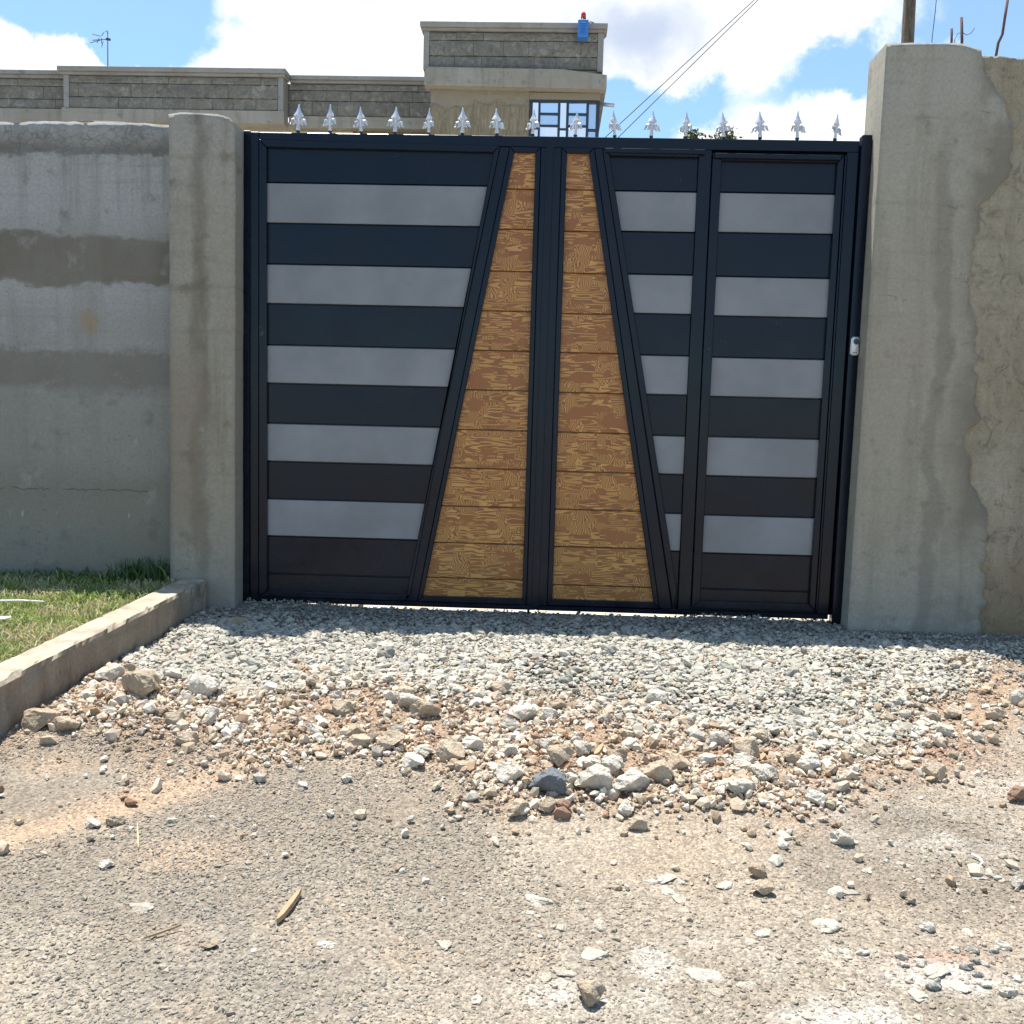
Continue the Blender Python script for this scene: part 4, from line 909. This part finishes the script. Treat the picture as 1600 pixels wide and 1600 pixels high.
# tower bay
parapet(-0.55, 2.215, 11.0, [(6.965, 6.84), (6.84, 6.61), (6.61, 6.425)], 6.40, 6.975)
box('parapet_coping', -0.60, 2.265, 10.90, 11.30, 7.015, 7.09, 'coping_render', H, 0.008)
box('coping_moulding', -0.575, 2.24, 10.95, 11.25, 6.976, 7.014, 'coping_render', H, 0.004)
box('parapet_return', 2.02, 2.205, 11.302, 16.0, 6.42, 7.07, 'house_render', H, 0.006)
prism('ring_beam', [(-0.52, 6.145), (2.275, 6.12), (2.275, 6.325), (2.19, 6.335), (1.6, 6.40), (-0.45, 6.415), (-0.52, 6.33)], 10.90, 11.199, 'house_render', H, 0.006)
box('eaves_beam', 2.0, 2.272, 11.20, 17.0, 6.122, 6.32, 'house_render', H, 0.004)
box('soffit', -0.44, 1.998, 11.2, 16.5, 6.15, 6.30, 'house_render', H, 0)
box('wall', -0.44, 1.098, 11.10, 11.3, 0.0, 6.143, 'house_stucco', H, 0.004)
box('lintel', 1.10, 2.19, 11.103, 11.3, 6.012, 6.118, 'house_stucco', H, 0.002)
box('wall', 1.10, 2.19, 11.103, 11.3, 0.0, 4.90, 'house_stucco', H, 0.002)
box('wall', -0.44, -0.24, 11.302, 12.5, 0.0, 6.143, 'house_stucco', H, 0)
box('wall', 2.0, 2.188, 11.302, 16.0, 0.0, 6.118, 'house_stucco', H, 0)
# corner window
W = bpy.data.objects.new('window', None); C.objects.link(W); W.parent = H; W.location = Vector((1.64, 11.13, 4.90)) - base_of(H)
for a, b, c, d in [(1.10, 1.15, 4.90, 6.01), (1.24, 1.272, 4.90, 5.965), (1.545, 1.58, 4.90, 5.965), (1.675, 1.712, 4.90, 5.965), (1.985, 2.022, 4.90, 5.965), (2.135, 2.187, 4.90, 6.01)]:
    box('window_frame', a, b, 11.105, 11.16, c, d, 'window_steel', W, 0.003)
box('window_frame', 1.152, 2.133, 11.105, 11.16, 5.966, 6.01, 'window_steel', W, 0.003)
cols_ = [(1.152, 1.238, [5.585, 5.25]), (1.274, 1.543, [5.80, 5.62, 5.44, 5.25, 5.07]), (1.582, 1.673, [5.57, 5.25]), (1.714, 1.983, [5.80, 5.62, 5.44, 5.25, 5.07]), (2.024, 2.133, [5.565, 5.25])]
for x0, x1, bars in cols_:
    prev = 5.965
    for zb in bars + [4.90]:
        if zb > 4.91: box('glazing_bar', x0, x1, 11.11, 11.155, zb-0.017, zb+0.017, 'window_steel', W, 0.003)
        g_ = box('pane', x0, x1, 11.13, 11.136, zb+0.018, prev-0.001, 'window_glass', W, 0)
        g_.rotation_euler = (random.uniform(-0.035, 0.06), 0, random.uniform(-0.05, 0.05))
        prev = zb-0.018
tube('overflow_pipe', [(2.189, 11.35, 6.03), (2.30, 11.33, 6.015), (2.42, 11.3, 5.995)], 0.03, 'galvanised', H)
# alarm siren
S = empty('alarm_siren', (1.89, 10.80, 6.80), 'blue alarm siren box with a red beacon on the house parapet', 'siren')
box('casing', 1.81, 1.968, 10.70, 10.898, 6.81, 7.065, 'blue_plastic', S, 0.008)
for i in range(6): box('louvre', 1.855, 1.925, 10.688, 10.702, 6.853+i*0.030, 6.866+i*0.030, 'blue_plastic', S, 0.002)
tube('beacon_base', [(1.89, 10.79, 7.063), (1.89, 10.79, 7.098)], 0.044, 'black_iron', S, 14)
bm = bmesh.new(); add_tube(bm, [(1.89, 10.79, 7.098), (1.89, 10.79, 7.165), (1.89, 10.79, 7.19), (1.89, 10.79, 7.203)], [0.039, 0.038, 0.029, 0.010], 16); finish(bm, 'beacon', 'red_lens', S, True)
tube('bracket', [(1.955, 10.82, 7.05), (2.0, 10.85, 7.085), (2.06, 10.93, 7.094)], 0.008, 'black_iron', S)
# aerial
A = empty('television_aerial', (-6.36, 13.0, 6.04), 'thin rusty television aerial on a mast above the stepped parapet', 'aerial')
tube('mast', [(-6.36, 13.0, 6.04), (-6.355, 13.0, 7.62)], 0.010, 'rusty_steel', A)
tube('hook', [(-6.36, 13, 7.60), (-6.35, 13, 7.645), (-6.375, 13, 7.655), (-6.39, 13, 7.63)], 0.006, 'rusty_steel', A, 6)
tube('boom', [(-6.31, 12.98, 7.505), (-6.58, 12.9, 7.455)], 0.007, 'rusty_steel', A, 6)
tube('clamp', [(-6.375, 12.99, 7.51), (-6.305, 12.99, 7.50)], 0.022, 'rusty_steel', A, 8)
for a, b in [((-6.44, 12.92, 7.53), (-6.58, 12.9, 7.555)), ((-6.40, 12.9, 7.47), (-6.62, 12.9, 7.41)), ((-6.42, 12.9, 7.50), (-6.42, 12.9, 7.40)), ((-6.39, 12.9, 7.44), (-6.42, 12.9, 7.34)), ((-6.46, 12.9, 7.495), (-6.50, 12.9, 7.41)), ((-6.37, 12.9, 7.60), (-6.42, 12.9, 7.53))]:
    tube('element', [a, b], 0.0055, 'rusty_steel', A, 6)
# cables
def sag(a, b, s, k=14): return [(a[0]+(b[0]-a[0])*t, a[1]+(b[1]-a[1])*t, a[2]+(b[2]-a[2])*t - s*4*t*(1-t)) for t in np.linspace(0, 1, k)]
o = tube('overhead_cable', sag((1.30, 9.0, 4.04), (8.0, 9.0, 10.35), 0.0), 0.006, 'rubber_cable', None, 6); tag(o, 'thin black overhead cable crossing the sky, the upper of two', 'cable')
o = tube('overhead_cable', sag((1.37, 9.05, 3.89), (8.0, 9.05, 10.56), 0.0), 0.006, 'rubber_cable', None, 6); tag(o, 'thin black overhead cable crossing the sky, the lower of two', 'cable')
# timber pole behind the taller pillar
zz = np.linspace(-0.02, 5.2, 40); pts = [(3.77-0.006*z + 0.006*math.sin(z*3.1), 1.5, z) for z in zz]
tag(tube('timber_pole', pts, [0.040-0.001*z+random.uniform(-.003, .003) for z in zz], 'pole_bark', None, 10), 'rough barked timber pole standing behind the taller pillar', 'pole')
def rebar(pts, r, label, m='rusty_steel'):
    return tag(tube('reinforcing_bar', pts, r, m, None, 7), label, 'rebar')
rebar([(3.472, 0.0, 2.82), (3.473, 0, 2.93), (3.470, 0, 2.985)], 0.006, 'short straight rusty bar sticking out of the taller pillar')
rebar([(3.520, 0.0, 2.81), (3.523, 0, 2.93), (3.514, 0, 3.038)], 0.007, 'long straight rusty bar sticking out of the taller pillar')
rebar([(3.695, 0.0, 2.72), (3.690, 0, 2.85), (3.698, 0, 2.92), (3.715, 0, 2.96), (3.722, 0, 3.04), (3.730, 0, 3.125)], 0.0068, 'bent rusty bar sticking out of the rough wall')
o = tube('binding_wire', [(3.49, 0, 2.85), (3.488, 0, 2.935), (3.50, 0, 2.962), (3.52, 0, 2.968), (3.545, 0, 2.955), (3.565, 0, 2.965), (3.58, 0, 2.99)], 0.0018, 'rusty_steel', None, 5); tag(o, 'thin loose binding wire at the foot of the bars', 'wire')
o = tube('tie_wire', [(3.378, 0, 2.85), (3.379, 0, 2.94), (3.386, 0, 3.06), (3.398, 0, 3.4)], 0.0020, 'rubber_cable', None, 5); tag(o, 'thin upright wire between the timber pole and the bars', 'wire')
# mortar droppings on the pillar
for x in (3.35, 3.46, 3.52): 
    me = ROCKMESH[int(x*100) % 14].copy(); me.materials.append(MATS['rock_tan']); o = bpy.data.objects.new('mortar_lump', me); C.objects.link(o); o.location = (x, -0.02, 2.876); o.scale = (0.05, 0.05, 0.026)
    tag(o, 'small mortar lump on top of the taller pillar', 'mortar', 'mortar lumps on the pillar top')

# ------------------------------------------------------------------ trees beyond
def tree(x, y, z0, ztop, rx, label, seed):
    rg = np.random.default_rng(seed); T = empty('tree', (x, y, z0), label, 'tree')
    th = ztop - z0
    tube('trunk', [(x, y, z0), (x+.05, y, z0+th*.4), (x-.03, y, z0+th*.7), (x, y, ztop-0.25)], [0.16, 0.12, 0.07, 0.02], 'trunk_bark', T, 8)
    bm = bmesh.new()
    for i in range(9):
        a = rg.uniform(0, 6.28); h = z0+th*rg.uniform(.35, .8); r_ = rx*rg.uniform(.5, .9); add_tube(bm, [(x, y, h), (x+math.cos(a)*r_*.5, y+math.sin(a)*r_*.5, h+.3), (x+math.cos(a)*r_, y+math.sin(a)*r_, min(h+.7, ztop-.2))], [.05, .03, .01], 5)
    finish(bm, 'limb', 'trunk_bark', T)
    k = 16000; an = rg.uniform(0, 6.28, 60); rr_ = np.sqrt(rg.uniform(0, 1, 60)); cen = np.stack([np.cos(an)*rr_, np.sin(an)*rr_, (1-rr_**2*0.55)*rg.uniform(0.1, 0.95, 60)**0.35], -1)
    p = cen[rg.integers(0, 60, k)] + rg.normal(0, 0.10, (k, 3)); zc = z0+th*0.66; hz = ztop-zc
    p = p*np.array([rx, rx, hz*0.95]) + np.array([x, y, zc]); p = p[p[:, 2] < ztop]; k = len(p)
    a = rg.normal(size=(k, 3)); a /= np.linalg.norm(a, axis=1)[:, None]; b = np.cross(a, rg.normal(size=(k, 3))); b /= np.linalg.norm(b, axis=1)[:, None]
    s = rg.uniform(0.022, 0.048, (k, 1)); v = np.stack([p-a*s, p+b*s*.45, p+a*s, p-b*s*.45], 1)-np.array([x, y, z0])
    o = np_mesh('crown', v.reshape(-1, 3), np.arange(k*4).reshape(-1, 4), 'leaf_green'); o.parent = T
tree(3.75, 12.2, 0.0, 5.86, 0.40, 'leafy tree top just showing over the gate beside the cable', 1)
tree(4.30, 12.3, 0.0, 5.92, 0.45, 'bushy tree top showing behind the middle spikes over the wicket leaf', 2)

# ------------------------------------------------------------------ litter
def onground(x, y): return float(gz(np.array([x]), np.array([y]))[0])
def stick(name, a, b, wd, th, mat, label):
    bm = bmesh.new(); d = Vector((b[0]-a[0], b[1]-a[1], 0)); n_ = Vector((-d.y, d.x, 0)).normalized()
    za, zb = onground(*a)+0.006, onground(*b)+0.01; ring = []
    for t, w_ in ((0, .3), (.15, .9), (.5, 1), (.8, .8), (1, .15)):
        c = Vector((a[0], a[1], za)).lerp(Vector((b[0], b[1], zb)), t)
        ring.append([bm.verts.new(c+n_*wd*w_*s + Vector((0, 0, h))) for s, h in ((-.5, 0), (.5, 0), (.45, th), (-.4, th*1.2))])
    for p, q in zip(ring, ring[1:]):
        for i in range(4): bm.faces.new((p[i], p[(i+1) % 4], q[(i+1) % 4], q[i]))
    bm.faces.new(ring[0]); bm.faces.new(ring[-1])
    return tag(finish(bm, name, mat), label, 'stick')
stick('wood_splinter', (0.95, -2.94), (0.975, -2.81), 0.018, 0.010, 'stick_wood', 'weathered wood splinter lying on the grey chippings')
stick('wood_chip', (1.745, -1.97), (1.775, -1.84), 0.022, 0.012, 'stick_wood', 'yellow wood chip lying among the rubble rocks')
stick('straw', (0.42, -2.47), (0.48, -2.61), 0.004, 0.003, 'straw', 'dry straw stalk on the sandy wheel track')
stick('twig', (0.66, -3.02), (0.73, -2.97), 0.005, 0.004, 'stick_wood', 'short thin twig on the grey chippings')
o = tube('white_stick', [(-0.95, -0.78, 0.155), (-0.80, -0.77, 0.160), (-0.70, -0.765, 0.156)], 0.0042, 'paper_white', None, 6); tag(o, 'thin white stick lying on the grass', 'litter')
for q, (x, y) in enumerate([(-0.93, -1.02), (-0.76, -1.02)]):
    bm = bmesh.new(); zq = float(lawn_z(np.array([x]), np.array([y]))[0])+0.03
    add_prism(bm, [(x-.03, zq), (x+.03, zq+.004), (x+.028, zq+.008), (x-.02, zq+.006)], y-0.03, y+0.03); tag(finish(bm, 'paper_scrap', 'paper_white'), ['white paper scrap on the grass away from the kerb', 'white paper scrap on the grass near the kerb'][q], 'litter')
o = tube('plastic_hook', [(2.765, -2.52, onground(2.765, -2.52)+.01), (2.785, -2.50, onground(2.785, -2.5)+.012), (2.79, -2.47, onground(2.79, -2.47)+.01), (2.775, -2.45, onground(2.775, -2.45)+.01)], 0.0032, 'paper_white', None, 6); tag(o, 'curved white plastic scrap on the road', 'litter')
print('gravel', n_gravel, 'rubble', n_rub)
